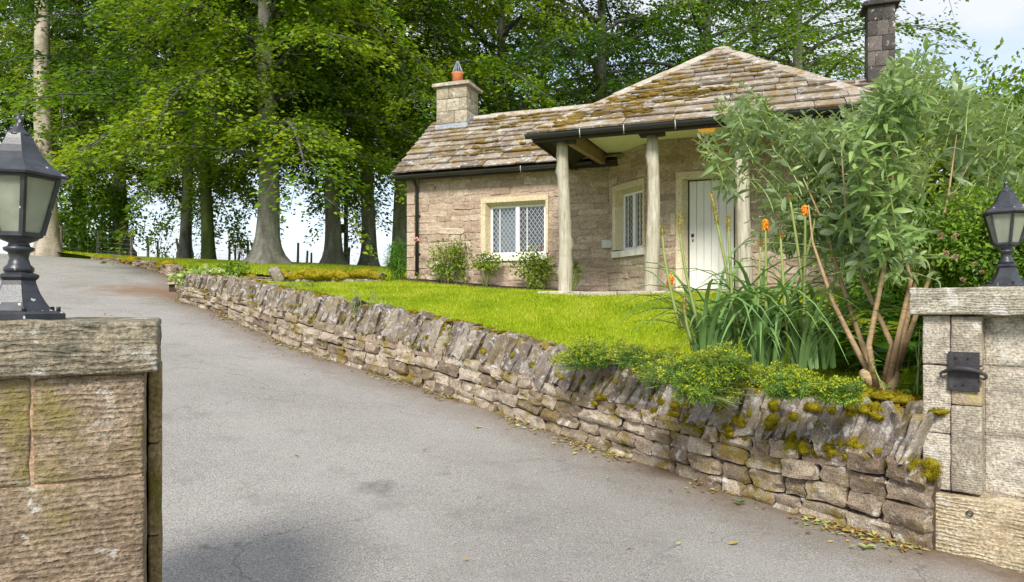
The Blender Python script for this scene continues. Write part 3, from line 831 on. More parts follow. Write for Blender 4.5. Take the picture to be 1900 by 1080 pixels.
for c in range(NC):
    s_ = S0 + 0.02
    while s_ < S1 - 0.05:
        k_ = (s_ - S0) / (S1 - S0)
        L = RND.uniform(0.17, 0.36) * (0.92 + 0.65 * k_)
        if RND.random() < 0.18: L *= 1.5
        L = min(L, S1 - s_ + 0.05)
        p, d, z, h = edge_at(s_ + L / 2)
        hc = h * 0.67 / NC
        zj = RND.uniform(-0.012, 0.012)
        za = z - 0.02 + hc * (c + 0.5) + zj
        hh = hc * RND.uniform(1.0, 1.16)
        _, d0, z0, h0 = edge_at(s_); _, d1, z1, h1 = edge_at(s_ + L)
        tilt = math.atan2((z1 + h1 * 0.67 * c / NC) - (z0 + h0 * 0.67 * c / NC), L)
        put('stone', SV_WALL[RND.randrange(14)], gwall, None, wall_mtx(s_ + L / 2, 0.115 - 0.008 * c + RND.uniform(-0.03, 0.02), za, L * 0.97, 0.24, hh * 0.94, tilt, RND.uniform(-0.06, 0.06), RND.uniform(-0.08, 0.04)))
        nst += 1
        s_ += L * 0.985
s_ = S0 + 0.10
while s_ < S1 - 0.03:
    k_ = (s_ - S0) / (S1 - S0)
    w = RND.uniform(0.07, 0.145) * (1 + 0.1 * k_)
    p, d, z, h = edge_at(s_ + w / 2)
    hh = h * 0.40 * RND.uniform(0.88, 1.15)
    hh = max(hh, 0.22)
    put('cope_stone', SV_COPE[RND.randrange(14)], gwall, None,
        wall_mtx(s_ + w / 2, 0.17 + RND.uniform(-0.03, 0.03), z + h * 0.63 + hh * 0.46, w * 1.08, 0.34 * RND.uniform(0.9, 1.1), hh * 1.2, 0.30 + 0.16 * min(1, (s_ - S0) / 3) + RND.uniform(-0.10, 0.10), RND.uniform(-0.15, 0.15), -0.16 + RND.uniform(-0.08, 0.08)))
    s_ += w * 0.97

def moss_vf(center, rx, ry, rz, seed, V, F, n=9, m_=6):
    rg = random.Random(seed); off = Vector((rg.uniform(0, 99), rg.uniform(0, 99), 0))
    base = len(V)
    for j in range(m_ + 1):
        ph = math.pi * j / m_ - math.pi / 2
        for k in range(n):
            a = 2 * math.pi * k / n
            c = Vector((math.cos(ph) * math.cos(a), math.cos(ph) * math.sin(a), math.sin(ph)))
            q = 1 + 0.55 * noise.noise(c * 1.6 + off) + 0.25 * noise.noise(c * 4.5 + off)
            V.append((center[0] + c.x * rx * q, center[1] + c.y * ry * q, center[2] + c.z * rz * q))
    for j in range(m_):
        for k in range(n):
            F.append((base + j * n + k, base + j * n + (k + 1) % n, base + (j + 1) * n + (k + 1) % n, base + (j + 1) * n + k))
V, F = [], []
rg = random.Random(9)
cush = []
patches = [(S0 + rg.uniform(0.0, 1.9), 12, True) for _ in range(22)] + [(S0 + 1.7 + (S1 - S0 - 1.7) * rg.random() ** 1.2, 9, False) for _ in range(80)]
for s0_, cnt, near in patches:
    kind = rg.random()
    Lp = rg.uniform(0.12, 0.3) if near else rg.uniform(0.15, 0.6)
    for q in range(cnt):
        s_ = min(max(s0_ + rg.uniform(-Lp, Lp), S0 + 0.02), S1 - 0.05)
        p, d, z, h = edge_at(s_)
        r_ = Vector((d.y, -d.x))
        if kind < (0.6 if near else 0.5):
            o_ = rg.uniform(0.12, 0.40); zz = z + h * rg.uniform(1.02, 1.08); sz = rg.uniform(0.5, 0.9)
        elif kind < 0.72:
            f_ = rg.random(); o_ = -0.01 + 0.13 * f_ + rg.uniform(-0.02, 0.02); zz = z + h * (0.74 + 0.32 * f_); sz = 1.0
        else:
            o_ = rg.uniform(-0.02, 0.03); zz = z + h * rg.uniform(0.57, 0.69); sz = 0.9
        rr = rg.uniform(0.03, 0.06) if near else rg.uniform(0.02, 0.042)
        c_ = (p.x + r_.x * o_, p.y + r_.y * o_, zz)
        cush.append((c_, rr, sz))
        fr_ = o_ < 0.12
        if fr_: rr *= 0.8
        moss_vf(c_, rr * (1.15 if fr_ else 1.6), rr * 0.9 if fr_ else rr * 1.3, rr * (1.1 if fr_ else 0.6) * sz, len(cush), V, F)
for q in range(230):
    s_ = S0 + 0.2 + 1.8 * rg.random() ** 1.3
    if noise.noise(Vector((s_ * 3.0, 0.7, 0))) < -0.15: continue
    p, d, z, h = edge_at(s_); r_ = Vector((d.y, -d.x))
    f_ = rg.random()
    c_ = (p.x + r_.x * (0.02 + 0.2 * f_), p.y + r_.y * (0.02 + 0.2 * f_), z + h * (0.90 + 0.17 * f_ ** 0.6))
    rr = rg.uniform(0.028, 0.055); cush.append((c_, rr, 1.0)); moss_vf(c_, rr * 1.3, rr * 1.1, rr * 0.8, 3000 + q, V, F)
mo = put('moss', mesh_py('moss', V, F, True), gwall, M['moss']); mo['kind'] = 'stuff'
rgm = np.random.default_rng(3)
P, D = [], []
for c_, rr, sz in cush:
    u = unit(rgm.normal(0, 1, (150, 3)) + np.array([0, -0.2, 0.25]))
    P.append(np.array(c_) + u * np.array([rr * 1.25, rr * 1.15, rr * 0.75 * sz]) * 0.95); D.append(u + rgm.normal(0, 0.45, u.shape))
P, D = np.vstack(P), np.vstack(D)
V_, F_ = quad_leaves(P, D, unit(rgm.normal(0, 1, P.shape)), rgm.uniform(0.008, 0.018, len(P)), rgm.uniform(0.004, 0.008, len(P)), 0.1, 0.0)
mo = put('moss', mesh_np('moss_tufts', V_, F_), gwall, M['moss']); mo['kind'] = 'stuff'

# low kerb wall beside the far drive, and the mossy step of the upper lawn ----------
def small_wall(name, label, pts, hs, th, mat_sv, seed, lens=(0.25, 0.5), courses=3, moss=0):
    rg = random.Random(seed)
    P = [Vector(p) for p in pts]
    mid = P[len(P) // 2]
    t = thing(name, label, 'wall', mid)
    V, F = [], []
    n = len(P)
    for i, p in enumerate(P):
        d = (P[min(i + 1, n - 1)] - P[max(i - 1, 0)]); d.z = 0; d.normalize(); r_ = Vector((-d.y, d.x, 0))
        if r_.y < 0: r_ = -r_
        for (o_, zz) in ((0.05, -0.25), (0.05, hs[i] * 0.9), (th, hs[i] * 0.9), (th, -0.25)):
            V.append(p + r_ * o_ + Vector((0, 0, zz)))
    for i in range(n - 1):
        for k in range(4): F.append((i * 4 + k, i * 4 + (k + 1) % 4, i * 4 + 4 + (k + 1) % 4, i * 4 + 4 + k))
    F.append((0, 1, 2, 3)); F.append(tuple(len(V) - 4 + k for k in range(4)))
    put('core', mesh_py('core', V, F), t, M['wall_core'])
    A = np.array([(p.x, p.y, p.z) for p in P]); ar = np.concatenate([[0], np.cumsum(np.linalg.norm(np.diff(A, axis=0), axis=1))])
    f = lambda s_: Vector([np.interp(s_, ar, A[:, k]) for k in range(3)])
    Vm, Fm = [], []
    for c in range(courses):
        s_ = 0.0
        while s_ < ar[-1] - 0.05:
            L = min(rg.uniform(*lens), ar[-1] - s_ + 0.05)
            a, b = f(s_), f(s_ + L)
            h = np.interp(s_ + L / 2, ar, hs)
            d = b - a; tilt = -math.atan2(d.z, math.hypot(d.x, d.y)); d.z = 0; d.normalize()
            if d.x < 0: d = -d; tilt = -tilt
            y = Vector((-d.y, d.x, 0))
            m = Matrix(((d.x, y.x, 0, 0), (d.y, y.y, 0, 0), (0, 0, 1, 0), (0, 0, 0, 1)))
            hc = h / courses
            c_ = (a + b) / 2 + y * (0.10 + rg.uniform(-0.03, 0.03)) + Vector((0, 0, hc * (c + 0.5) - 0.01))
            put('stone', mat_sv[rg.randrange(len(mat_sv))], t, None, Matrix.Translation(c_) @ m @ Matrix.Rotation(tilt, 4, 'Y') @ Matrix.Diagonal((L * 1.04, 0.26, max(hc, 0.05) * 1.12, 1)))
            s_ += L
    for i in range(moss):
        s_ = rg.uniform(0, ar[-1]); q = f(s_); h = np.interp(s_, ar, hs)
        rr = rg.uniform(0.06, 0.15)
        moss_vf((q.x, q.y + rg.uniform(0.0, 0.22), q.z + h * rg.uniform(0.55, 1.0)), rr * 1.6, rr * 1.3, rr * 0.8, 500 + i + seed, Vm, Fm)
    if moss:
        o = put('moss', mesh_py('moss', Vm, Fm, True), t, M['moss']); o['kind'] = 'stuff'
    return t
kp, kh = [], []
for s_ in np.linspace(ARC[12 * 12] - 0.3, ARC[14 * 12], 12):
    p, d, z, h = edge_at(s_); kp.append((p.x, p.y, z)); kh.append(max(h, 0.06) * 1.05)
small_wall('kerb_wall', 'long low rubble wall holding back the grass beside the far bend of the drive', kp, kh, 0.3, SV_WALL, 31, (0.3, 0.6), 3, 14)
rp = []
for x_ in np.linspace(-8.0, -5.5, 6): rp.append((x_, float(ret_y(x_)) - 0.14, ground(x_, float(ret_y(x_)) - 0.2) - 0.05))
small_wall('retaining_wall', 'thin flat slab edging below the upper grass, left of the pale upright stone', rp, [0.16] * 6, 0.25, SV_WALL, 33, (0.4, 0.8), 2, 2)
rp = []
for x_ in np.linspace(-5.3, -2.85, 8): rp.append((x_, float(ret_y(x_)) - 0.14, ground(x_, float(ret_y(x_)) - 0.2) - 0.04))
small_wall('retaining_wall', 'yellow mossy stone edging running up to the left corner of the lodge', rp, [0.27, 0.27, 0.26, 0.26, 0.25, 0.25, 0.24, 0.22], 0.3, SV_MOSSY, 35, (0.2, 0.4), 2, 75)
p_ = Vector((-5.35, 15.72, ground(-5.35, 15.6)))
tag(put('boulder', stone_variants(1, M['cope_stone'], 3, 0.14, 77, 0.6)[0], None, None, Matrix.Translation(p_ + Vector((0, 0, 0.14))) @ Matrix.Rotation(0.4, 4, 'Z') @ Matrix.Rotation(-0.5, 4, 'Y') @ Matrix.Diagonal((0.24, 0.34, 0.42, 1))),
    'pale upright boulder at the left end of the mossy stone edging', 'stone')

# ------------------------------------------------------------------ gate pillars and lamps
def lamp(C, label):
    t = thing('gate_lamp', label, 'lamp', C, 'hexagonal lamps on the gate pillars')
    k = 0.75 / 384.0
    rot = R(12)
    mt = M['lamp_metal']
    loft('base', [(78 * k, 0), (78 * k, 11 * k), (72 * k, 15 * k), (56 * k, 17 * k), (45 * k, 32 * k), (36 * k, 48 * k), (30 * k, 64 * k), (28 * k, 72 * k), (34 * k, 78 * k), (34 * k, 83 * k), (22 * k, 88 * k)], mt, t, C, 6, rot, False)
    for j in range(6):
        a = rot + j * math.pi / 3
        loft('bolt', [(4 * k, 0), (4 * k, 9 * k), (3 * k, 10 * k)], M['iron'], t, (C[0] + 66 * k * math.cos(a), C[1] + 66 * k * math.sin(a), C[2] + 14 * k), 6)
    loft('stem', [(20 * k, 86 * k), (24 * k, 90 * k), (24 * k, 96 * k), (18 * k, 102 * k), (15 * k, 114 * k), (17 * k, 124 * k), (24 * k, 128 * k), (25 * k, 133 * k), (18 * k, 136 * k), (16 * k, 142 * k), (30 * k, 148 * k), (32 * k, 154 * k)], mt, t, C, 24)
    fr = loft('frame', [(34 * k, 150 * k), (41 * k, 153 * k), (41 * k, 160 * k), (36 * k, 161 * k)], mt, t, C, 6, rot, False)
    loft('frame', [(60 * k, 258 * k), (67 * k, 258 * k), (69 * k, 268 * k), (60 * k, 268 * k)], mt, t, C, 6, rot, False)
    for j in range(6):
        a, b = rot + j * math.pi / 3, rot + (j + 1) * math.pi / 3
        lo = Vector((C[0] + 39 * k * math.cos(a), C[1] + 39 * k * math.sin(a), C[2] + 157 * k)); hi = Vector((C[0] + 66 * k * math.cos(a), C[1] + 66 * k * math.sin(a), C[2] + 262 * k))
        V, F = tube_vf([lo, hi], [5.2 * k, 5.2 * k], 4)
        put('glazing_bar', mesh_py('glazing_bar', V, F), t, mt)
        r0, r1 = 37.5 * k, 64.0 * k
        q = [(r0, a, 160), (r0, b, 160), (r1, b, 260), (r1, a, 260)]
        vs = [(C[0] + r * math.cos(g), C[1] + r * math.sin(g), C[2] + z * k) for r, g, z in q]
        vi = [(C[0] + (r - 0.004) * math.cos(g), C[1] + (r - 0.004) * math.sin(g), C[2] + z * k) for r, g, z in q]
        put('pane', mesh_py('pane', vs + vi, [(0, 1, 2, 3), (7, 6, 5, 4), (0, 4, 5, 1), (1, 5, 6, 2), (2, 6, 7, 3), (3, 7, 4, 0)]), t, M['frosted_glass'])
    prof = [(62, 262), (82, 262), (84, 266), (80, 270), (64, 280), (50, 292), (39, 306), (31, 320), (25, 333), (21, 343)]
    hexr = loft('hood', [(r * k, z * k) for r, z in prof], mt, t, C, 6, rot, False)
    loft('finial', [(20 * k, 340 * k), (20 * k, 343 * k), (17 * k, 346 * k), (9 * k, 354 * k), (5.5 * k, 361 * k), (5 * k, 366 * k), (7 * k, 370 * k), (6 * k, 374 * k), (3 * k, 378 * k), (2.2 * k, 384 * k)], mt, t, C, 16)
    return t

def pillar_frame(C, th):
    return Frame((C[0], C[1]), (math.cos(R(th)), -math.sin(R(th))))
def rough_box(name, fr, a0, a1, b0, b1, z0, z1, mat, parent, amp=0.006, seed=0, cuts=8):
    bm = bmesh.new(); bmesh.ops.create_cube(bm, size=1.0)
    sx, sy, sz = a1 - a0, b1 - b0, z1 - z0
    for v in bm.verts: v.co = Vector((v.co.x * sx, v.co.y * sy, v.co.z * sz))
    bmesh.ops.bevel(bm, geom=bm.edges[:], offset=0.010, segments=2, profile=0.5, affect='EDGES')
    long_e = [e for e in bm.edges if e.calc_length() > 0.09]
    bmesh.ops.subdivide_edges(bm, edges=long_e, cuts=cuts, use_grid_fill=True)
    off = Vector((seed * 3.7, seed * 1.3, seed * 7.1))
    for v in bm.verts:
        v.co += noise.noise_vector(v.co * 9 + off) * amp + noise.noise_vector(Vector((v.co.x * 5, v.co.y * 5, v.co.z * 40)) + off) * amp * 0.7
    me = bm_mesh(name, bm, True)
    return put(name, me, parent, mat, fr.mtx((a0 + a1) / 2, (b0 + b1) / 2, (z0 + z1) / 2))

# left pillar
LC = (-1.787, 2.5); LTOP = 1.355
lf = pillar_frame(LC, -26.5)
lp = thing('gate_pillar', 'brown tooled sandstone gate pillar, the nearer one filling the lower left corner', 'pillar', (LC[0], LC[1], -0.5))
rough_box('cap', lf, -0.455, 0.455, -0.455, 0.455, LTOP - 0.17, LTOP, M['cap_stone'], lp, 0.007, 1, 14)
lf.box('core', -0.405, 0.405, -0.411, 0.40, -0.6, LTOP - 0.172, M['joint'], lp, 0)
zc = [LTOP - 0.175, LTOP - 0.52, LTOP - 1.0, LTOP - 1.5, -0.6]
splits = [[-0.415, 0.10, 0.415], [-0.415, -0.19, 0.415], [-0.415, 0.15, 0.415], [-0.415, 0.0, 0.415]]
k = 0
for i in range(4):
    for j in range(2):
        k += 1
        rough_box('ashlar_block', lf, splits[i][j] + 0.002, splits[i][j + 1] - 0.002, -0.42 + 0.004 * (k % 2), 0.41, zc[i + 1] + 0.003, zc[i] - 0.002, M['pillar_brown'], lp, 0.006, k + 3, 9)
for i, (z0, z1) in enumerate([(LTOP - 0.175, LTOP - 0.46), (LTOP - 0.463, LTOP - 0.80), (LTOP - 0.803, LTOP - 1.3), (LTOP - 1.303, -0.6)]):
    rough_box('rebate_block', lf, 0.418, 0.462, -0.16, 0.2, z1, z0, M['nib_stone'], lp, 0.003, 30 + i, 4)
lamp((LC[0], LC[1], LTOP), 'black hexagonal gate lamp on the nearer pillar at the left edge')

# right pillar
RC = (3.41, 4.76); RTOP = 1.53
rf = pillar_frame(RC, 40)
rp_ = thing('gate_pillar', 'pale grey gate pillar carrying an iron latch plate, at the end of the garden wall', 'pillar', (RC[0], RC[1], -0.4))
M['cap_grey'] = stone_mat('cap_grey', (0.22, 0.195, 0.145), (0.32, 0.29, 0.22), (0.42, 0.39, 0.32), None, 0, 0.7, 1.0, 0.7, groove=0.6, groove_scale=18, dark_blotch=(0.17, 0.155, 0.115))
rough_box('cap', rf, -0.50, 0.50, -0.50, 0.50, RTOP - 0.18, RTOP, M['cap_grey'], rp_, 0.007, 51, 14)
M['joint_grey'] = stone_mat('joint_grey', (0.22, 0.18, 0.14), (0.30, 0.25, 0.20), (0.36, 0.31, 0.25), None, 0, 0, 1.2, 0.5)
rf.box('core', -0.425, 0.44, -0.329, 0.42, -0.6, RTOP - 0.182, M['joint_grey'], rp_, 0)
def a_for_px(px, b):
    u = (px - 950) / FPX
    # solve X = u*Y on the line a at depth b
    ox, oy = rf.o.x + rf.n.x * b, rf.o.y + rf.n.y * b
    return (u * oy - ox) / (rf.t.x - u * rf.t.y)
aL, aM, aR = -0.432, a_for_px(1764, -0.44), a_for_px(1822, -0.44)
zr = [RTOP - 0.184, RTOP - 0.52, RTOP - 0.98, RTOP - 1.36]
M['patch_stone'] = stone_mat('patch_stone', (0.28, 0.215, 0.15), (0.35, 0.275, 0.195), (0.42, 0.345, 0.22), (0.38, 0.34, 0.10), 0.4, 0, 1.3, 0.7)
k = 60
for i in range(3):
    z1, z0 = zr[i] - 0.003, zr[i + 1] + 0.005
    rough_box('ashlar_block', rf, aL, aM - 0.003, -0.436, 0.40, z0, z1, M['pillar_grey'], rp_, 0.004, k, 7); k += 1
    if i != 1: rough_box('pilaster_block', rf, aM + 0.001, aR, -0.446, 0.2, z0, z1 if i == 0 else 0.746, M['pillar_grey'], rp_, 0.004, k, 7)
    else:
        rough_box('pilaster_block', rf, aM + 0.001, aR, -0.446, 0.2, 0.985, z1, M['pillar_grey'], rp_, 0.004, k, 7)
        rough_box('pilaster_block', rf, aM + 0.001, aR, -0.436, 0.2, 0.75, 0.98, M['patch_stone'], rp_, 0.006, k, 7)
    k += 1
    rough_box('ashlar_block', rf, aR + 0.004, 0.45, -0.335, 0.42, z0, z1 - 0.01, M['pillar_grey'], rp_, 0.004, k, 7); k += 1
rough_box('plinth', rf, -0.475, 0.52, -0.485, 0.47, -0.62, zr[3] - 0.012, M['pillar_base'], rp_, 0.008, 80, 14)
def face_p(px, py, b):
    a = a_for_px(px, b); p = rf.p(a, b); return a, EYE + (HY - py) / FPX * p.y
# iron latch plate with a curved double hook
a0, z1 = face_p(1759, 652, -0.452); a1, z0 = face_p(1818, 728, -0.452)
lt = thing('iron_latch', 'black iron latch plate with a curled bar on the pale gate pillar', 'latch', rf.p((a0 + a1) / 2, -0.45, (z0 + z1) / 2))
rf.box('plate', a0, a1, -0.462, -0.4505, z0, z1, M['rust_iron'], lt, 0.003)
path, rad = [], []
am, zm = (a0 + a1) / 2, z0 + (z1 - z0) * 0.52
hw = (a1 - a0) * 0.62
for i in range(17):
    t = -1 + 2 * i / 16
    path.append(rf.p(am + hw * t, -0.485 - 0.02 * (1 - t * t), zm + 0.03 * (1 - abs(t) ** 2.2) - 0.012)); rad.append(0.011 + 0.011 * (1 - abs(t)))
for sgn in (-1, 1):
    ext = []
    for i in range(1, 8):
        a = i / 7 * 4.2
        ext.append(rf.p(am + sgn * (hw + 0.017 * math.sin(a)), -0.485, zm - 0.029 + 0.017 * math.cos(a)))
    if sgn == 1: path = path + ext; rad = rad + [0.010 - 0.0006 * i for i in range(7)]
    else: path = ext[::-1] + path; rad = [0.0056 + 0.0006 * i for i in range(7)] + rad
tube('hook_bar', path, rad, M['rust_iron'], lt, 8)
for fa, fz in ((0.25, 0.85), (0.65, 0.85), (0.25, 0.15), (0.5, 0.18)):
    c = rf.p(a0 + (a1 - a0) * fa, -0.463, z0 + (z1 - z0) * fz)
    V, F = tube_vf([c, c + Vector((-rf.n.x, -rf.n.y, 0)) * 0.008], [0.009, 0.006], 8)
    put('rivet', mesh_py('rivet', V, F), lt, M['rust_iron'])
for fa in (0.3, 0.7):
    c = rf.p(a0 + (a1 - a0) * fa, -0.462, zm + 0.012)
    V, F = tube_vf([c, c + Vector((-rf.n.x, -rf.n.y, 0)) * 0.03], [0.01, 0.01], 8)
    put('stud', mesh_py('stud', V, F), lt, M['rust_iron'])
a_, z_ = face_p(1800, 952, -0.49)
V, F = [], []
c0 = rf.p(a_, -0.503, z_)
ring = [c0 + Vector((rf.t.x, rf.t.y, 0)) * (0.017 * math.cos(g)) + Vector((0, 0, 0.017 * math.sin(g))) for g in np.linspace(0, 6.283, 13)]
tube_vf(ring, 0.0045, 6, V, F, False)
tag(put('iron_ring', mesh_py('iron_ring', V, F, True), None, M['rust_iron']), 'small iron ring fixed near the top of the yellow plinth stone', 'ring')
lamp((RC[0], RC[1], RTOP), label='smaller looking black gate lamp on the far pillar at the right edge')

# ------------------------------------------------------------------ the lodge
CW, ZF = 12.95, 1.66                                          # front wall line of the range, porch floor level
house = thing('lodge', 'single storey stone lodge with mossy slate roofs and a porch on rough posts', 'house', hp(-1, 13.5, 1.6))
EZ, PZ = 4.16, 4.09                                           # eaves of the range and of the porch
LA, RA = -7.05, 2.45
BAY = [(-2.75, 12.95), (-1.743, 11.945), (0.35, 11.945), (1.355, 12.95)]

def wall_core(a_pts, z0, z1, name='wall'):
    """solid wall ring segment with openings left out is not needed: built from boxes around the openings"""
def wall_panel(fr, L, z0, z1, opens, th=0.35):
    """a wall slab with rectangular openings; returns V, F in world space"""
    xs = sorted({0.0, L, *[o[0] for o in opens], *[o[1] for o in opens]}); zs = sorted({z0, z1, *[o[2] for o in opens], *[o[3] for o in opens]})
    V, F, ix = [], [], {}
    def vid(x, b, z):
        k = (round(x, 4), round(b, 4), round(z, 4))
        if k not in ix: ix[k] = len(V); V.append(fr.p(x, b, z))
        return ix[k]
    solid = lambda i, j: 0 <= i < len(xs) - 1 and 0 <= j < len(zs) - 1 and not any(o[0] <= xs[i] + 1e-6 and xs[i + 1] - 1e-6 <= o[1] and o[2] <= zs[j] + 1e-6 and zs[j + 1] - 1e-6 <= o[3] for o in opens)
    for i in range(len(xs) - 1):
        for j in range(len(zs) - 1):
            if not solid(i, j): continue
            x0, x1, a, b = xs[i], xs[i + 1], zs[j], zs[j + 1]
            F.append((vid(x0, 0, a), vid(x1, 0, a), vid(x1, 0, b), vid(x0, 0, b)))
            F.append((vid(x1, th, a), vid(x0, th, a), vid(x0, th, b), vid(x1, th, b)))
            if not solid(i - 1, j): F.append((vid(x0, th, a), vid(x0, 0, a), vid(x0, 0, b), vid(x0, th, b)))
            if not solid(i + 1, j): F.append((vid(x1, 0, a), vid(x1, th, a), vid(x1, th, b), vid(x1, 0, b)))
            if not solid(i, j - 1): F.append((vid(x0, th, a), vid(x1, th, a), vid(x1, 0, a), vid(x0, 0, a)))
            if not solid(i, j + 1): F.append((vid(x0, 0, b), vid(x1, 0, b), vid(x1, th, b), vid(x0, th, b)))
    return V, F
def lay_stones(fr, L, zb, z1, opens, parent, seed, lens=(0.26, 0.6), hts=(0.10, 0.17), sv=SV_HOUSE, skip_left=0.0, skip_right=0.0):
    rg = random.Random(seed)
    z = min(zb(0), zb(L)) - 0.05
    n = 0
    while z < z1 - 0.03:
        h = min(rg.uniform(*hts), z1 - z)
        a = skip_left
        while a < L - skip_right - 0.02:
            l = min(rg.uniform(*lens), L - skip_right - a)
            if L - skip_right - (a + l) < 0.1: l = L - skip_right - a
            a0, a1 = a, a + l
            a += l
            for o in opens:
                if z + h * 0.75 > o[2] and z + h * 0.25 < o[3]:
                    if a0 >= o[0] - 1e-4 and a1 <= o[1] + 1e-4: a1 = a0
                    elif a0 < o[0] < a1: a1 = o[0]
                    elif a0 < o[1] < a1: a0 = o[1]
            if a1 - a0 < 0.06 or z + h < zb((a0 + a1) / 2) - 0.05: continue
            put('stone', sv[rg.randrange(len(sv))], parent, None, fr.mtx((a0 + a1) / 2, 0.068 + rg.uniform(-0.010, 0.010), z + h / 2 + rg.uniform(-0.012, 0.012), (a1 - a0) * 1.0, 0.16, h * rg.uniform(0.86, 1.08), Matrix.Rotation(rg.uniform(-0.035, 0.035), 4, 'Y')))
            n += 1
        z += h * 0.98
    return n

ffr = lambda p, q: Frame(HF.p(*p).xy, (HF.p(*q) - HF.p(*p)).xy)
F_wing = ffr((LA, CW), BAY[0]); L_wing = -2.75 - LA
F_bl = ffr(BAY[0], BAY[1]); L_b = 1.423
F_bf = ffr(BAY[1], BAY[2]); L_f = 2.093
F_br = ffr(BAY[2], BAY[3])
F_rw = ffr(BAY[3], (RA, CW)); L_rw = RA - 1.355
def a_on(fr, px, b=0.0):
    u = (px - 950) / FPX
    ox, oy = fr.o.x + fr.n.x * b, fr.o.y + fr.n.y * b
    return (u * oy - ox) / (fr.t.x - u * fr.t.y)
def z_on(fr, a, py, b=0.0):
    return EYE + (HY - py) / FPX * fr.p(a, b).y

zwing = lambda a: 1.99 + (1.62 - 1.99) * a / L_wing
zflat = lambda a: 1.62
# openings (outer edge of the stone surrounds)
wa0, wa1 = a_on(F_wing, 893), a_on(F_wing, 1018)
wz1, wz0 = z_on(F_wing, wa1, 361), z_on(F_wing, (wa0 + wa1) / 2, 484)
ba0, ba1 = a_on(F_bl, 1139), a_on(F_bl, 1139) + 1.0
bz1, bz0 = z_on(F_bl, ba0, 347), z_on(F_bl, ba0, 479)
da0, da1 = a_on(F_bf, 1254), a_on(F_bf, 1392)
dz1 = z_on(F_bf, da0, 321)
ra0, ra1 = 0.32, 1.2
rz0, rz1 = 2.35, 3.28
specs = [(F_wing, L_wing, zwing, [(wa0, wa1, wz0, wz1)], EZ, 41, 0.16, 0.0), (F_bl, L_b, zflat, [(ba0, ba1, bz0, bz1)], 4.32, 42, 0, 0), (F_bf, L_f, zflat, [(da0, da1, 1.5, dz1)], 4.32, 43, 0, 0),
         (F_br, L_b, zflat, [(ra0, ra1, rz0, rz1)], 4.32, 44, 0, 0), (F_rw, L_rw, zflat, [], EZ, 45, 0, 0)]
ns = 0
for fr, L, zb, op, zt, sd, sl, sr in specs:
    V, F = wall_panel(fr, L, 1.3, zt, op)
    w = put('wall', mesh_py('wall', V, F), house, M['mortar'])
    ns += lay_stones(fr, L, zb, zt, op, w, sd, skip_left=sl, skip_right=sr)
# gable end and back walls
def gable(a, face):
    P = [hp(a, CW + 0.003, 1.3), hp(a, 16.25, 1.3), hp(a, 16.25, EZ), hp(a, 14.6, 5.62), hp(a, CW + 0.003, EZ)]
    P2 = [hp(a + 0.3 * face, CW + 0.003, 1.3), hp(a + 0.3 * face, 16.25, 1.3), hp(a + 0.3 * face, 16.25, EZ), hp(a + 0.3 * face, 14.6, 5.62), hp(a + 0.3 * face, CW + 0.003, EZ)]
    put('wall', mesh_py('wall', P + P2, [(0, 1, 2, 3, 4), (9, 8, 7, 6, 5)] + [(i, i + 5, (i + 1) % 5 + 5, (i + 1) % 5) for i in range(5)]), house, M['house_stone'])
gable(LA + 0.002, 1); gable(RA - 0.002, -1)
HF.box('wall', LA + 0.31, RA - 0.31, 15.95, 16.25, 1.3, EZ, M['house_stone'], house, 0)
# corner quoins of the wing
z, k = 1.86, 0
while z < EZ - 0.12:
    h = RND.uniform(0.24, 0.34); h = min(h, EZ - 0.02 - z)
    F_wing.box('quoin', -0.02, 0.16 + 0.1 * (k % 2), -0.026 - 0.003 * (k % 2), 0.3, z, z + h - 0.012, M['ashlar'] if k > 90 else M['house_stone'], house, 0.008)
    z += h; k += 1

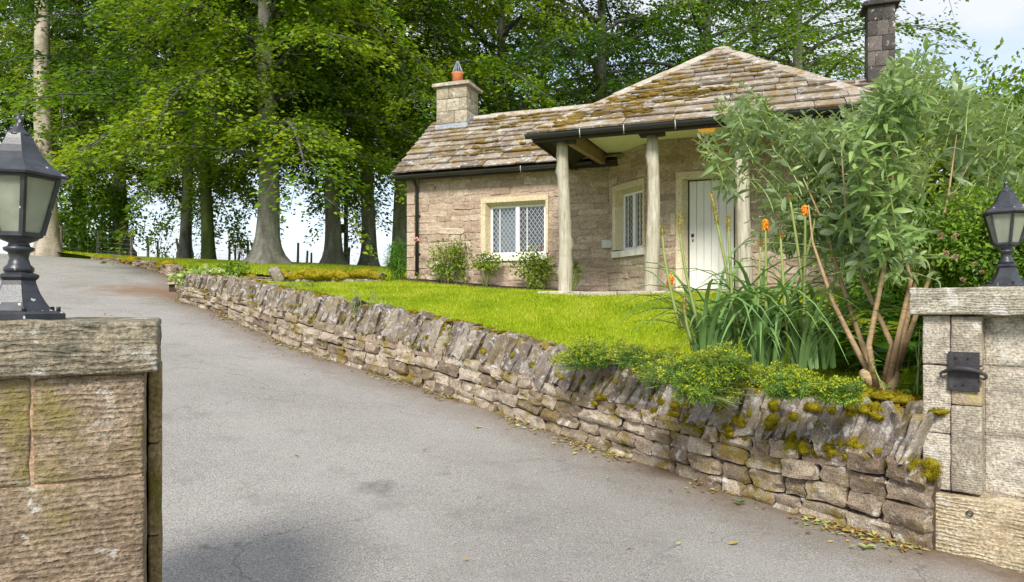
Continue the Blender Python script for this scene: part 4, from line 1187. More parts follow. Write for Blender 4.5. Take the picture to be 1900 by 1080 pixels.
def leaded_window(fr, a0, a1, z0, z1, lights=2, depth=0.10, curtain=True):
    """stone surround a0..a1 with white frame and leaded panes; built in the wall opening"""
    W = fr.box('window', a0 + 0.02, a1 - 0.02, 0.30, 0.34, z0 + 0.02, z1 - 0.02, M['dark_room'], house, 0)
    jw, lh, sh = 0.185, 0.185, 0.14
    # splayed jambs, lintel and sill
    def splay(name, outer, inner, b0, b1, mat):
        vs = [fr.p(a, b0, z) for a, z in outer] + [fr.p(a, b1, z) for a, z in inner] + [fr.p(a, b1 + 0.06, z) for a, z in outer]
        n = 4
        fs = [(0, 1, 5, 4), (1, 2, 6, 5), (2, 3, 7, 6), (3, 0, 4, 7), (0, 8, 9, 1), (1, 9, 10, 2), (2, 10, 11, 3), (3, 11, 8, 0), (8, 9, 10, 11)[::-1]]
        return put(name, mesh_py(name, vs, fs), W, mat)
    ia0, ia1, iz0, iz1 = a0 + jw, a1 - jw * 0.55, z0 + sh, z1 - lh
    B0, B1 = -0.035, depth
    fw = 0.05
    def quad_prism(name, front, back, mat):
        vs = [fr.p(a, b, z) for a, b, z in front] + [fr.p(a, b, z) for a, b, z in back]
        return put(name, mesh_py(name, vs, [(0, 1, 2, 3), (7, 6, 5, 4), (0, 4, 5, 1), (1, 5, 6, 2), (2, 6, 7, 3), (3, 7, 4, 0)]), W, mat)
    # flat face + chamfer, as two prisms per side
    for (n_, o0, o1, sgn) in (('jamb', a0, a0 + jw * 0.55, 1), ('jamb', a1, a1 - jw * 0.3, -1)):
        zj = z0 + (z1 - z0) * 0.72
        for (q0, q1) in ((z0 + sh + 0.002, zj - 0.002), (zj + 0.002, z1 - lh * 0.55 - 0.002)):
            quad_prism('jamb', [(o0, B0, q0), (o1, B0, q0), (o1, B0, q1), (o0, B0, q1)], [(o0, 0.28, q0), (ia0 if sgn > 0 else ia1, depth + 0.05, q0), (ia0 if sgn > 0 else ia1, depth + 0.05, q1), (o0, 0.28, q1)], M['ashlar'])
    zl = z1 - lh * 0.55
    quad_prism('lintel', [(a0, B0 - 0.003, zl), (a1, B0 - 0.003, zl), (a1, B0 - 0.003, z1), (a0, B0 - 0.003, z1)], [(a0, depth + 0.05, iz1), (a1, depth + 0.05, iz1), (a1, 0.28, z1), (a0, 0.28, z1)], M['ashlar'])
    quad_prism('sill', [(a0 + 0.02, B0 - 0.03, z0), (a1 - 0.02, B0 - 0.03, z0), (a1 - 0.02, B0 - 0.03, z0 + sh * 0.8), (a0 + 0.02, B0 - 0.03, z0 + sh * 0.8)], [(a0 + 0.02, 0.28, z0), (a1 - 0.02, 0.28, z0), (a1 - 0.02, depth + 0.06, z0 + sh), (a0 + 0.02, depth + 0.06, z0 + sh)], M['sill_paint'])
    b0, b1 = depth + 0.004, depth + 0.045
    # white frame
    fr.box('frame', ia0 - 0.02, ia0 + fw * 0.55, b0, b1, iz0 - 0.01, iz1 + 0.02, M['white_paint'], W)
    fr.box('frame', ia1 - fw * 0.55, ia1 + 0.02, b0, b1, iz0 - 0.01, iz1 + 0.02, M['white_paint'], W)
    fr.box('frame', ia0 + fw * 0.55, ia1 - fw * 0.55, b0 + 0.002, b1, iz0 - 0.01, iz0 + 0.04, M['white_paint'], W)
    fr.box('frame', ia0 + fw * 0.55, ia1 - fw * 0.55, b0 + 0.002, b1, iz1 - 0.02, iz1 + 0.02, M['white_paint'], W)
    mid = (ia0 + ia1) / 2
    fr.box('mullion', mid - 0.042, mid + 0.042, b0 - 0.03, b1, iz0 + 0.035, iz1 - 0.015, M['white_paint'], W)
    for k, (p0, p1) in enumerate(((ia0 + fw * 0.6, mid - 0.04), (mid + 0.04, ia1 - fw * 0.6))):
        fr.box('pane', p0, p1, b0 + 0.022, b0 + 0.026, iz0 + 0.03, iz1 - 0.02, M['glass'], W, 0)
        # lead cames: diamonds clipped to the pane, as thin flat strips
        V, F = [], []
        Wd, Hd = 0.085, 0.118
        w_, h_ = p1 - p0, iz1 - iz0 - 0.05
        def strip(x0, y0, x1, y1):
            d = Vector((x1 - x0, y1 - y0)); L = d.length
            if L < 0.01: return
            d /= L; n = Vector((-d.y, d.x)) * 0.0042
            bse = len(V)
            for (x, y) in ((x0 + n.x, y0 + n.y), (x0 - n.x, y0 - n.y), (x1 - n.x, y1 - n.y), (x1 + n.x, y1 + n.y)):
                V.append(fr.p(p0 + x, b0 + 0.017, iz0 + 0.03 + y))
            for (x, y) in ((x0 + n.x, y0 + n.y), (x0 - n.x, y0 - n.y), (x1 - n.x, y1 - n.y), (x1 + n.x, y1 + n.y)):
                V.append(fr.p(p0 + x, b0 + 0.022, iz0 + 0.03 + y))
            F.extend([(bse, bse + 1, bse + 2, bse + 3), (bse, bse + 4, bse + 5, bse + 1), (bse + 2, bse + 6, bse + 7, bse + 3), (bse + 1, bse + 5, bse + 6, bse + 2), (bse + 3, bse + 7, bse + 4, bse)])
        sl = Hd / Wd
        for c in np.arange(-h_ / sl - w_, w_ + 2 * h_ / sl, Wd):
            for sg in (1, -1):
                # y = sg*sl*(x-c) (+h for the falling family)
                base = 0 if sg > 0 else h_
                pts = []
                for x in (0, w_):
                    y = base + sg * sl * (x - c)
                    if -1e-6 <= y <= h_ + 1e-6: pts.append((x, y))
                for y in (0, h_):
                    x = c + (y - base) / (sg * sl)
                    if 1e-6 < x < w_ - 1e-6: pts.append((x, y))
                if len(pts) >= 2: strip(*pts[0], *pts[1])
        if V:
            put('leading', mesh_py('leading', V, F), W, M['lead_came'])
        if curtain and k == 0:
            fr.box('curtain', p0 + 0.02, p1, 0.24, 0.25, iz0 + 0.02, iz1, M['curtain'], W, 0)
        fr.box('casement_stile', p0 + w_ * 0.28, p0 + w_ * 0.28 + 0.018, b0 + 0.005, b0 + 0.016, iz0 + 0.035, iz1 - 0.025, M['white_paint'], W, 0.002)
    return W
M['lead_came'] = plain_mat('lead_came', (0.40, 0.41, 0.43), 0.5, 0.1)
leaded_window(F_wing, wa0, wa1, wz0, wz1)
leaded_window(F_bl, ba0, ba1, bz0, bz1, curtain=False)
leaded_window(F_br, ra0, ra1, rz0, rz1, curtain=False)

# the door ----------------------------------------------------------
dl, dr = a_on(F_bf, 1279, 0.12), a_on(F_bf, 1362, 0.12)
dtop = z_on(F_bf, dl, 336, 0.12); dbot = ZF + 0.04
D = F_bf.box('door', dl + 0.004, dr - 0.004, 0.135, 0.165, dbot, dtop - 0.004, M['white_paint'], house, 0.002)
npl = 6
for i in range(npl):
    a = dl + (dr - dl) * i / npl; b = dl + (dr - dl) * (i + 1) / npl
    F_bf.box('plank', a + 0.003, b - 0.003, 0.112, 0.134, dbot + 0.004, dtop - 0.008, M['white_paint'], D, 0.005)
F_bf.box('rail', dl + 0.006, dr - 0.006, 0.102, 0.1115, dbot + 0.006, dbot + 0.15, M['white_paint'], D, 0.004)
hc = F_bf.p(dl + 0.055, 0.105, z_on(F_bf, dl, 437, 0.1))
loft('handle', [(0.012, -0.03), (0.024, -0.02), (0.024, 0.02), (0.012, 0.03)], M['iron'], D, hc, 12)
loft('keyhole_plate', [(0.012, -0.02), (0.012, 0.02)], M['iron'], D, F_bf.p(dl + 0.06, 0.108, hc.z - 0.085), 8)
DF = F_bf.box('door_frame', dl - 0.035, dl - 0.002, 0.105, 0.20, ZF, dtop + 0.03, M['dark_wood'], house, 0)
F_bf.box('door_frame', dr + 0.002, dr + 0.035, 0.105, 0.20, ZF, dtop + 0.03, M['dark_wood'], house, 0)
F_bf.box('door_frame', dl - 0.0015, dr + 0.0015, 0.105, 0.20, dtop, dtop + 0.03, M['dark_wood'], house, 0)
# stone door surround: chamfered
def prism(name, front, back, mat, parent):
    vs = [Vector(v) for v in front] + [Vector(v) for v in back]
    return put(name, mesh_py(name, vs, [(0, 1, 2, 3), (7, 6, 5, 4), (0, 4, 5, 1), (1, 5, 6, 2), (2, 6, 7, 3), (3, 7, 4, 0)]), parent, mat)
fb = F_bf
for (o0, o1, i_) in ((da0, da0 + 0.10, dl - 0.02), (da1, da1 - 0.10, dr + 0.02)):
    for q0, q1 in ((1.55, 2.35), (2.354, 2.95), (2.954, dz1 - 0.12)):
        prism('door_jamb', [fb.p(o0, -0.03, q0), fb.p(o1, -0.03, q0), fb.p(o1, -0.03, q1), fb.p(o0, -0.03, q1)], [fb.p(o0, 0.3, q0), fb.p(i_, 0.104, q0), fb.p(i_, 0.104, q1), fb.p(o0, 0.3, q1)], M['ashlar'], house)
prism('door_lintel', [fb.p(da0, -0.033, dz1 - 0.118), fb.p(da1, -0.033, dz1 - 0.118), fb.p(da1, -0.033, dz1), fb.p(da0, -0.033, dz1)], [fb.p(da0, 0.104, dtop + 0.01), fb.p(da1, 0.104, dtop + 0.01), fb.p(da1, 0.3, dz1), fb.p(da0, 0.3, dz1)], M['ashlar'], house)
fb.box('doorstep', da0 + 0.02, da1 - 0.02, -0.18, 0.2, 1.55, ZF + 0.03, M['ashlar'], house, 0.01)
fb.box('render_patch', da0 - 0.09, da0 - 0.002, -0.032, 0.0, 2.62, 3.0, M['ashlar'], house, 0.02)
# porch floor slabs along the post line
a = -3.35; k = 0
while a < 1.6:
    l = RND.uniform(0.5, 0.95); l = min(l, 1.62 - a)
    rough_box('paving_slab', HF, a, a + l - 0.012, 10.36, 10.95, 1.48, 1.645 + RND.uniform(-0.006, 0.006), M['pillar_grey'], house, 0.004, 90 + k, 3)
    a += l; k += 1
HF.box('porch_floor', -3.3, 1.6, 10.955, 12.9, 1.45, 1.632, M['mortar'], house, 0.01)

# porch posts ------------------------------------------------------
def porch_post(a, b, r, seed):
    rg = random.Random(seed)
    z0, z1 = 1.62, PZ - 0.06
    n, V, F = 14, [], []
    hs = np.linspace(z0, z1, 22)
    ph = rg.uniform(0, 6)
    kn = [(rg.uniform(0.15, 0.95), rg.uniform(0, 6.28), rg.uniform(0.14, 0.34)) for _ in range(9)]
    for h in hs:
        t = (h - z0) / (z1 - z0)
        rr = r * (1.12 - 0.24 * t) * (1 + 0.03 * math.sin(7 * t + ph))
        cx = 0.03 * math.sin(3.4 * t + ph); cy = 0.015 * math.sin(3 * t + ph * 2)
        p = HF.p(a, b, h)
        for k in range(n):
            g = 2 * math.pi * k / n
            q = rr * (1 + 0.04 * math.sin(3 * g + ph))
            for kt, kg, ka in kn:
                dg = math.atan2(math.sin(g - kg), math.cos(g - kg))
                q += r * ka * 1.6 * math.exp(-((t - kt) / 0.022) ** 2 - (dg / 0.4) ** 2)
            V.append((p.x + cx + q * math.cos(g), p.y + cy + q * math.sin(g), h))
    for i in range(len(hs) - 1):
        for k in range(n): F.append((i * n + k, i * n + (k + 1) % n, (i + 1) * n + (k + 1) % n, (i + 1) * n + k))
    F.append(tuple((len(hs) - 1) * n + k for k in range(n)))
    o = put('porch_post', mesh_py('porch_post', V, F, True), house, M['post_wood'])
    HF.box('post_bracket', a - 0.19, a + 0.19, b - 0.10, b + 0.10, PZ - 0.075, PZ - 0.005, M['dark_wood'], house, 0.01)
for (px, sd, r) in ((1045.5, 1, 0.098), (1210, 2, 0.098), (1378, 3, 0.10), (1580, 4, 0.13)):
    b = 10.64
    porch_post(a_on(HF, px, b), b, r, sd)

# roofs: polygons laid with clipped slates ----------------------------------
def clip_poly(poly, half):
    out = []
    nx, ny, c = half                                            # keep nx*x+ny*y <= c
    for i in range(len(poly)):
        p, q = poly[i], poly[(i + 1) % len(poly)]
        dp, dq = nx * p[0] + ny * p[1] - c, nx * q[0] + ny * q[1] - c
        if dp <= 0: out.append(p)
        if (dp < 0 < dq) or (dq < 0 < dp):
            t = dp / (dp - dq); out.append((p[0] + t * (q[0] - p[0]), p[1] + t * (q[1] - p[1])))
    return out
def roof_face(corners, rows, parent_name, seed, widths=(0.32, 0.7), mat='slate', holes=None):
    """corners: convex polygon, first edge = eave, left to right as seen from outside"""
    rg = random.Random(seed)
    C = [Vector(c) for c in corners]
    X = (C[1] - C[0]).normalized(); Nn = X.cross(C[2] - C[0]).normalized(); Yv = Nn.cross(X)
    P2 = [((c - C[0]).dot(X), (c - C[0]).dot(Yv)) for c in C]
    halves = []
    for i in range(len(P2)):
        p, q = P2[i], P2[(i + 1) % len(P2)]
        dx, dy = q[0] - p[0], q[1] - p[1]; L = math.hypot(dx, dy)
        halves.append((dy / L, -dx / L, (dy * p[0] - dx * p[1]) / L))
    deck = put('roof', mesh_py('roof', [c - Nn * 0.03 for c in C] + [c - Nn * 0.07 for c in C], [tuple(range(len(C))), tuple(range(len(C), 2 * len(C)))[::-1]] + [(i, i + len(C), (i + 1) % len(C) + len(C), (i + 1) % len(C)) for i in range(len(C))]), house, M['roof_deck'])
    H = max(p[1] for p in P2); x0 = min(p[0] for p in P2); x1 = max(p[0] for p in P2)
    wts = np.linspace(1.35, 0.7, rows); wts = wts / wts.sum() * H
    y = 0.0; n = 0
    for r_ in range(rows):
        hgt = wts[r_]
        x = x0 - rg.uniform(0, 0.4)
        while x < x1:
            w = rg.uniform(*widths) * (1.12 - 0.35 * r_ / rows)
            ya = y - 0.05 - rg.uniform(0, 0.022) if r_ else y - 0.03 - rg.uniform(0, 0.02)
            poly = [(x + 0.004, ya + rg.uniform(-0.008, 0.008)), (x + w - 0.004, ya + rg.uniform(-0.008, 0.008)), (x + w - 0.004, y + hgt + 0.02), (x + 0.004, y + hgt + 0.02)]
            for i, hf in enumerate(halves):
                if i == 0: continue
                poly = clip_poly(poly, hf)
                if len(poly) < 3: break
            x += w
            if len(poly) < 3: continue
            area = abs(sum(poly[i][0] * poly[(i + 1) % len(poly)][1] - poly[(i + 1) % len(poly)][0] * poly[i][1] for i in range(len(poly)))) / 2
            if area < 0.004: continue
            th = rg.uniform(0.022, 0.036)
            lift = rg.uniform(0.0, 0.010); tl = 0.075
            zf = lambda q: 0.004 + lift + max(0, (1 - (q[1] - ya) / hgt)) * 0.05
            top = [C[0] + X * q[0] + Yv * q[1] + Nn * (zf(q) + th) for q in poly]
            cx = sum((t for t in top), Vector()) / len(top)
            bot = [C[0] + X * q[0] + Yv * q[1] + Nn * (zf(q)) for q in poly]
            k = len(poly)
            topi = [cx + (t - cx) * 0.97 + Nn * 0.004 for t in top]
            put('slate', mesh_py('slate', bot + top + topi, [tuple(range(2 * k, 3 * k))] + [(i, (i + 1) % k, (i + 1) % k + k, i + k) for i in range(k)] + [(i + k, (i + 1) % k + k, (i + 1) % k + 2 * k, i + 2 * k) for i in range(k)]), deck, M[mat])
            n += 1
        y += hgt
    return deck, X, Yv, Nn, n
RZ, RCc = 5.71, 14.6                                            # ridge of the range
VA = LA - 0.2; VB = RA + 0.2
PK = (-0.72, 13.19, 6.06)                                       # porch roof peak
PL, PR, PC = -3.435, 1.6, 10.3
decks = []
nsl = 0
# range front slope, left and right of the porch roof, back slope plain
d_, *_r, n_ = roof_face([hp(VA, 12.68, EZ), hp(-1.6, 12.68, EZ), hp(-1.6, RCc, RZ), hp(VA, RCc, RZ)], 11, 'roof', 61); nsl += n_
d_, *_r, n_ = roof_face([hp(0.3, 12.68, EZ), hp(VB, 12.68, EZ), hp(VB, RCc, RZ), hp(0.3, RCc, RZ)], 10, 'roof', 62, (0.5, 0.8)); nsl += n_
put('roof', mesh_py('roof', [hp(VA, 16.5, EZ), hp(VB, 16.5, EZ), hp(VB, RCc, RZ), hp(VA, RCc, RZ), hp(VA, 16.5, EZ - 0.06), hp(VB, 16.5, EZ - 0.06), hp(VB, RCc, RZ - 0.06), hp(VA, RCc, RZ - 0.06)], [(3, 2, 1, 0), (4, 5, 6, 7), (0, 1, 5, 4)]), house, M['slate'])
# porch roof: front, left and right slopes
d_, *_r, n_ = roof_face([hp(PL, PC, PZ), hp(PR, PC, PZ), PK and hp(*PK)], 14, 'roof', 63); nsl += n_
BK = 15.2
d_, *_r, n_ = roof_face([hp(PL, BK, PZ), hp(PL, PC, PZ), hp(*PK)], 9, 'roof', 64, (0.5, 0.9)); nsl += n_
d_, *_r, n_ = roof_face([hp(PR, PC, PZ), hp(PR, BK, PZ), hp(*PK)], 9, 'roof', 65, (0.5, 0.9)); nsl += n_
print('house stones', ns, 'slates', nsl, 'wall stones', nst)
# ridge and hip tiles
def ridge_run(p, q, n, w=0.19, seed=0, drop=0.62, up=0.05):
    rg = random.Random(seed)
    p, q = Vector(p), Vector(q)
    d = (q - p); L = d.length; d /= L
    s_ = Vector((0, 0, 1)).cross(d); s_.normalize(); u = d.cross(s_)
    for i in range(n):
        a = p + d * (L * i / n - 0.01); b = p + d * (L * (i + 1) / n - 0.012)
        j = rg.uniform(-0.008, 0.012)
        V = []
        for e in (a, b):
            for (x, z) in ((-w, -w * drop), (-w * 0.45, -0.012), (0, 0.02), (w * 0.45, -0.012), (w, -w * drop), (w * 0.95, -w * drop - 0.04), (0, -0.03), (-w * 0.95, -w * drop - 0.04)):
                V.append(e + s_ * x + u * (z + up + j))
        F = [(k, (k + 1) % 8, (k + 1) % 8 + 8, k + 8) for k in range(8)] + [tuple(range(8))[::-1], tuple(range(8, 16))]
        put('ridge_tile', mesh_py('ridge_tile', V, F), house, M['ridge'])
ridge_run(hp(-6.3, RCc, RZ + 0.02), hp(-1.9, RCc, RZ + 0.02), 9, 0.16, 1, 0.75)
ridge_run(hp(PL + 0.05, PC + 0.05, PZ + 0.05), hp(PK[0] - 0.06, PK[1] - 0.06, PK[2] + 0.0), 10, 0.15, 2, 0.35)
ridge_run(hp(PR - 0.05, PC + 0.05, PZ + 0.05), hp(PK[0] + 0.06, PK[1] - 0.06, PK[2] + 0.0), 9, 0.15, 3, 0.35)
tag_ = put('ridge_tile', stone_variants(1, M['ridge'], 2, 0.1, 99, 0.6)[0], house, None, HF.mtx(PK[0], PK[1], PK[2] + 0.03, 0.34, 0.3, 0.07))

def roof_moss(c0, c1, c2, n, seed, xr, yr):
    rg = random.Random(seed)
    O, A, B = Vector(c0), Vector(c1), Vector(c2)
    X = (A - O); Y = (B - O); Nn = X.cross(Y).normalized()
    V, F, P, D = [], [], [], []
    for i in range(n):
        u, v = rg.uniform(*xr), rg.uniform(*yr)
        for q in range(rg.randint(4, 9)):
            uu, vv = u + rg.gauss(0, 0.03), v + rg.gauss(0, 0.03)
            if not (0.02 < vv < 0.97): continue
            p = O + X * uu + Y * vv + Nn * 0.055
            rr = rg.uniform(0.03, 0.075)
            moss_vf(p, rr * 1.6, rr * 1.2, rr * 0.55, seed * 100 + i * 9 + q, V, F)
    o = put('moss', mesh_py('moss', V, F, True), house, M['roof_moss']); o['kind'] = 'stuff'
M['roof_moss'] = stone_mat('roof_moss', (0.10, 0.07, 0.015), (0.22, 0.145, 0.03), (0.34, 0.25, 0.05), None, 0, 0, 3.0, 1.0)
roof_moss(hp(VA, 12.68, EZ), hp(-2.2, 12.68, EZ), hp(VA, RCc, RZ), 22, 5, (0.3, 0.98), (0.15, 0.95))
roof_moss(hp(PL, PC, PZ), hp(PR, PC, PZ), hp(*PK), 14, 6, (0.02, 0.14), (0.05, 0.6))
roof_moss(hp(PL, PC, PZ), hp(PR, PC, PZ), hp(*PK), 11, 7, (0.1, 0.4), (0.12, 0.55))

# soffit, beams, rafters, gutters ------------------------------------------
sof = [hp(-2.86, 10.60, 4.26), hp(PR - 0.3, 10.60, 4.26), hp(PR - 0.3, 12.9, 4.26), hp(-2.70, 12.93, 4.26)]
put('soffit', mesh_py('soffit', sof + [Vector(v) + Vector((0, 0, 0.02)) for v in sof], [(3, 2, 1, 0), (4, 5, 6, 7), (0, 1, 5, 4), (1, 2, 6, 5), (2, 3, 7, 6), (3, 0, 4, 7)]), house, M['soffit'])
HF.box('wall_plate', -3.18, PR - 0.2, 10.50, 10.62, PZ - 0.004, PZ + 0.10, M['dark_wood'], house, 0.005)
def beam(name, p, q, w, h, mat):
    p, q = Vector(p), Vector(q); d = (q - p).normalized(); s_ = Vector((0, 0, 1)).cross(d).normalized() * w / 2; u = d.cross(s_).normalized() * h / 2
    V = [e + s_ * i + u * j for e in (p, q) for i, j in ((-1, -1), (1, -1), (1, 1), (-1, 1))]
    return put(name, mesh_py(name, V, [(0, 1, 2, 3)[::-1], (4, 5, 6, 7), (0, 1, 5, 4), (1, 2, 6, 5), (2, 3, 7, 6), (3, 0, 4, 7)]), house, mat)
beam('beam', hp(-2.96, 10.66, PZ + 0.06), hp(-2.80, 12.94, PZ + 0.10), 0.10, 0.22, M['brown_wood'])
beam('beam', hp(-3.06, 10.72, PZ + 0.10), hp(-2.96, 12.94, PZ + 0.13), 0.06, 0.16, M['dark_wood'])
for i in range(6):
    b = 10.65 + i * 0.36
    beam('rafter', hp(PL + 0.06, b, PZ - 0.005), hp(-2.99, b, PZ + 0.30), 0.045, 0.07, M['dark_wood'])
HF.box('fascia', PL + 0.02, PR - 0.02, PC + 0.03, PC + 0.055, PZ - 0.10, PZ - 0.02, M['dark_wood'], house, 0)
HF.box('fascia', PL + 0.03, PL + 0.055, PC + 0.06, 12.66, PZ - 0.10, PZ - 0.03, M['dark_wood'], house, 0)
HF.box('fascia', VA + 0.03, -2.4, 12.72, 12.745, EZ - 0.13, EZ - 0.03, M['dark_wood'], house, 0)
def gutter(p, q, r=0.055):
    p, q = Vector(p), Vector(q); d = (q - p).normalized(); s_ = Vector((0, 0, 1)).cross(d).normalized()
    V, F, n = [], [], 8
    for e in (p, q):
        for rr in (r, r * 0.86):
            for k in range(n + 1):
                g = math.pi * k / n
                V.append(e + s_ * (rr * math.cos(g)) - Vector((0, 0, rr * math.sin(g))))
    m = n + 1
    for k in range(n):
        F += [(k, k + 1, 2 * m + k + 1, 2 * m + k), (m + k + 1, m + k, 3 * m + k, 3 * m + k + 1), (k, m + k, m + k + 1, k + 1), (2 * m + k + 1, 3 * m + k + 1, 3 * m + k, 2 * m + k)]
    F += [(0, 2 * m, 3 * m, m), (m - 1, 2 * m - 1, 4 * m - 1, 3 * m - 1)]
    F += [tuple(range(m))[::-1], tuple(range(2 * m, 3 * m))]
    return put('gutter', mesh_py('gutter', V, F), house, M['gutter'])
g_ = gutter(hp(PL - 0.07, PC - 0.04, PZ + 0.005), hp(PR + 0.05, PC - 0.04, PZ + 0.005), 0.062)
def hanger(p):
    p = Vector(p)
    return tube('gutter_bracket', [p + Vector((0, 0, 0.0)), p + Vector((0.0, -0.03, -0.07)), p + Vector((0.012, 0.02, -0.13))], 0.008, M['bracket'], house, 5)
for a in (-2.62, -1.95, -1.2, -0.4): hanger(hp(a, PC - 0.11, PZ + 0.02))
gutter(hp(VA - 0.03, 12.62, EZ - 0.045), hp(-3.0, 12.62, EZ - 0.045), 0.052)
for a in (-4.4, -3.55): hanger(hp(a, 12.56, EZ - 0.03))
# downpipe on the wing
ap = a_on(F_wing, 773.5, -0.07)
tube('downpipe', [F_wing.p(ap - 0.05, -0.25, EZ - 0.09), F_wing.p(ap - 0.02, -0.16, EZ - 0.14), F_wing.p(ap, -0.075, EZ - 0.26), F_wing.p(ap, -0.075, 2.05)], 0.036, M['gutter'], house, 10)
for z in (2.5, 3.3):
    F_wing.box('pipe_clip', ap - 0.06, ap + 0.06, -0.05, -0.02, z, z + 0.03, M['gutter'], house, 0)
# letter sized meter box by the bay window
mb = F_bl.p(0, 0)
am_ = a_on(F_wing, 1127, -0.05)
tag(F_wing.box('meter_box', am_ - 0.10, am_ + 0.10, -0.09, -0.03, z_on(F_wing, am_, 461), z_on(F_wing, am_, 446), M['plastic_grey'], None, 0.01), 'small grey box on the stone wall left of the bay window', 'box')
# porch ceiling lamp
al = a_on(HF, 1311, 11.2)
pc = HF.p(al, 11.2, 4.258)
cl = thing('ceiling_lamp', 'small amber glowing lamp under the cream porch ceiling', 'lamp', pc)
loft('lamp_plate', [(0.07, -0.03), (0.09, -0.02), (0.09, 0.0)], M['iron'], cl, pc, 16)
loft('lamp_glass', [(0.05, -0.125), (0.11, -0.115), (0.13, -0.09), (0.13, -0.05), (0.09, -0.031)], M['amber_lamp'], cl, pc, 16)

# chimneys -----------------------------------------------------------
def chimney(a, b, w, dpt, z0, z1, mat, capmat, pot, seed, courses):
    fr = Frame(HF.p(a, b).xy, HF.t)
    ch = fr.box('chimney', -w / 2 + 0.02, w / 2 - 0.02, -dpt / 2 + 0.02, dpt / 2 - 0.02, z0, z1 - 0.01, M['mortar'], house, 0)
    rg = random.Random(seed)
    hs = np.linspace(z0, z1, courses + 1)
    for i in range(courses):
        sp = rg.uniform(-0.12, 0.12)
        xs = [-w / 2, sp, w / 2] if i % 2 == 0 else [-w / 2, -w / 6 + sp * 0.4, w / 4, w / 2]
        for j in range(len(xs) - 1):
            rough_box('stone', fr, xs[j] + 0.004, xs[j + 1] - 0.004, -dpt / 2 - rg.uniform(0, 0.012), dpt / 2, hs[i] + 0.003, hs[i + 1] - 0.003, M[mat], ch, 0.005, seed * 10 + i * 3 + j, 2)
    # cap: slab with weathered top
    cz = z1
    o_ = 0.075
    V = []
    for (ex, zz) in ((o_, 0), (o_, 0.07), (o_ - 0.03, 0.085), (-w * 0.24, 0.17)):
        for sx, sy in ((-1, -1), (1, -1), (1, 1), (-1, 1)): V.append(fr.p(sx * (w / 2 + ex), sy * (dpt / 2 + ex), cz + zz))
    F = [(i * 4 + k, i * 4 + (k + 1) % 4, i * 4 + 4 + (k + 1) % 4, i * 4 + 4 + k) for i in range(3) for k in range(4)] + [(3, 2, 1, 0), (12, 13, 14, 15)]
    put('chimney_cap', mesh_py('chimney_cap', V, F), ch, M[capmat])
    c = fr.p(0, 0, cz + 0.15)
    loft('chimney_pot', [(0.125, 0), (0.12, 0.20), (0.135, 0.22), (0.135, 0.245), (0.10, 0.25)], M[pot], ch, c, 18)
    return fr, ch, c
cfr, ch1, cpt = chimney(-6.62, 14.52, 0.76, 0.66, 5.0, 6.40, 'chimney_stone', 'ridge', 'terracotta', 4, 5)
# spiked bird guard of thin metal strips
for k in range(10):
    g = 2 * math.pi * k / 10
    q = cpt + Vector((0.10 * math.cos(g), 0.10 * math.sin(g), 0.24))
    tube('cowl', [q, cpt + Vector((0.105 * math.cos(g), 0.105 * math.sin(g), 0.30)), cpt + Vector((0.02 * math.cos(g), 0.02 * math.sin(g), 0.52))], [0.010, 0.009, 0.005], M['lead'], ch1, 4)
# lead flashing round the chimney foot
for nm, pts in (('flashing', [(-0.42, -0.375, 5.60), (0.42, -0.375, 5.60), (0.42, -0.345, 5.80), (-0.42, -0.345, 5.80)]),):
    pass
zfl = EZ + (14.52 - 0.38 - 12.68) * (RZ - EZ) / (RCc - 12.68)
cfr.box('flashing', -0.40, 0.40, -0.362, -0.335, zfl - 0.02, zfl + 0.20, M['lead'], ch1, 0.004)
b0_, b1_ = -0.36, 0.08
V = [cfr.p(0.393, b0_, zfl - 0.02), cfr.p(0.393, b1_, zfl + 0.36), cfr.p(0.393, b1_, zfl + 0.47), cfr.p(0.393, b0_ + 0.22, zfl + 0.42), cfr.p(0.393, b0_, zfl + 0.20)]
V2 = [v + Vector((HF.t.x, HF.t.y, 0)) * 0.012 for v in V]
put('flashing', mesh_py('flashing', V + V2, [(0, 1, 2, 3, 4)[::-1], (5, 6, 7, 8, 9)] + [(i, (i + 1) % 5, (i + 1) % 5 + 5, i + 5) for i in range(5)]), ch1, M['lead'])
V = [cfr.p(-0.46, -0.34, zfl + 0.045), cfr.p(0.46, -0.34, zfl + 0.045), cfr.p(0.46, -0.56, zfl - 0.125), cfr.p(-0.46, -0.56, zfl - 0.125)]
put('flashing', mesh_py('flashing', V + [v + Vector((0, 0, 0.015)) for v in V], [(0, 1, 2, 3), (7, 6, 5, 4), (2, 6, 7, 3), (1, 5, 6, 2), (3, 7, 4, 0)]), ch1, M['lead'])
chimney(a_on(HF, 1632, 14.5), 14.5, 0.46, 0.44, 5.0, 6.98, 'soot_stone', 'soot_stone', 'terracotta_red', 6, 7)

# ------------------------------------------------------------------ grass
def grass_blades(name, P, z, hgt, seed, mat, wid=0.006):
    rg = np.random.default_rng(seed)
    n = len(P)
    az = rg.uniform(0, 6.283, n); h = hgt * rg.uniform(0.55, 1.25, n); w = wid * rg.uniform(0.7, 1.3, n)
    ln = rg.uniform(0.15, 0.75, n) * h; la = rg.uniform(0, 6.283, n)
    b = np.c_[P, z - 0.005]
    d = np.c_[np.cos(az), np.sin(az), np.zeros(n)] * w[:, None]
    t = b + np.c_[np.cos(la) * ln, np.sin(la) * ln, h]
    V = np.stack([b - d, b + d, t], 1).reshape(-1, 3)
    o = put(name, mesh_np(name, V, np.arange(3 * n).reshape(-1, 3)), None, M[mat])
    return struct(o, 'stuff')
rg = np.random.default_rng(4)
P = np.c_[rg.uniform(-8, 7.0, 330000), rg.uniform(4.6, 15.8, 330000)]
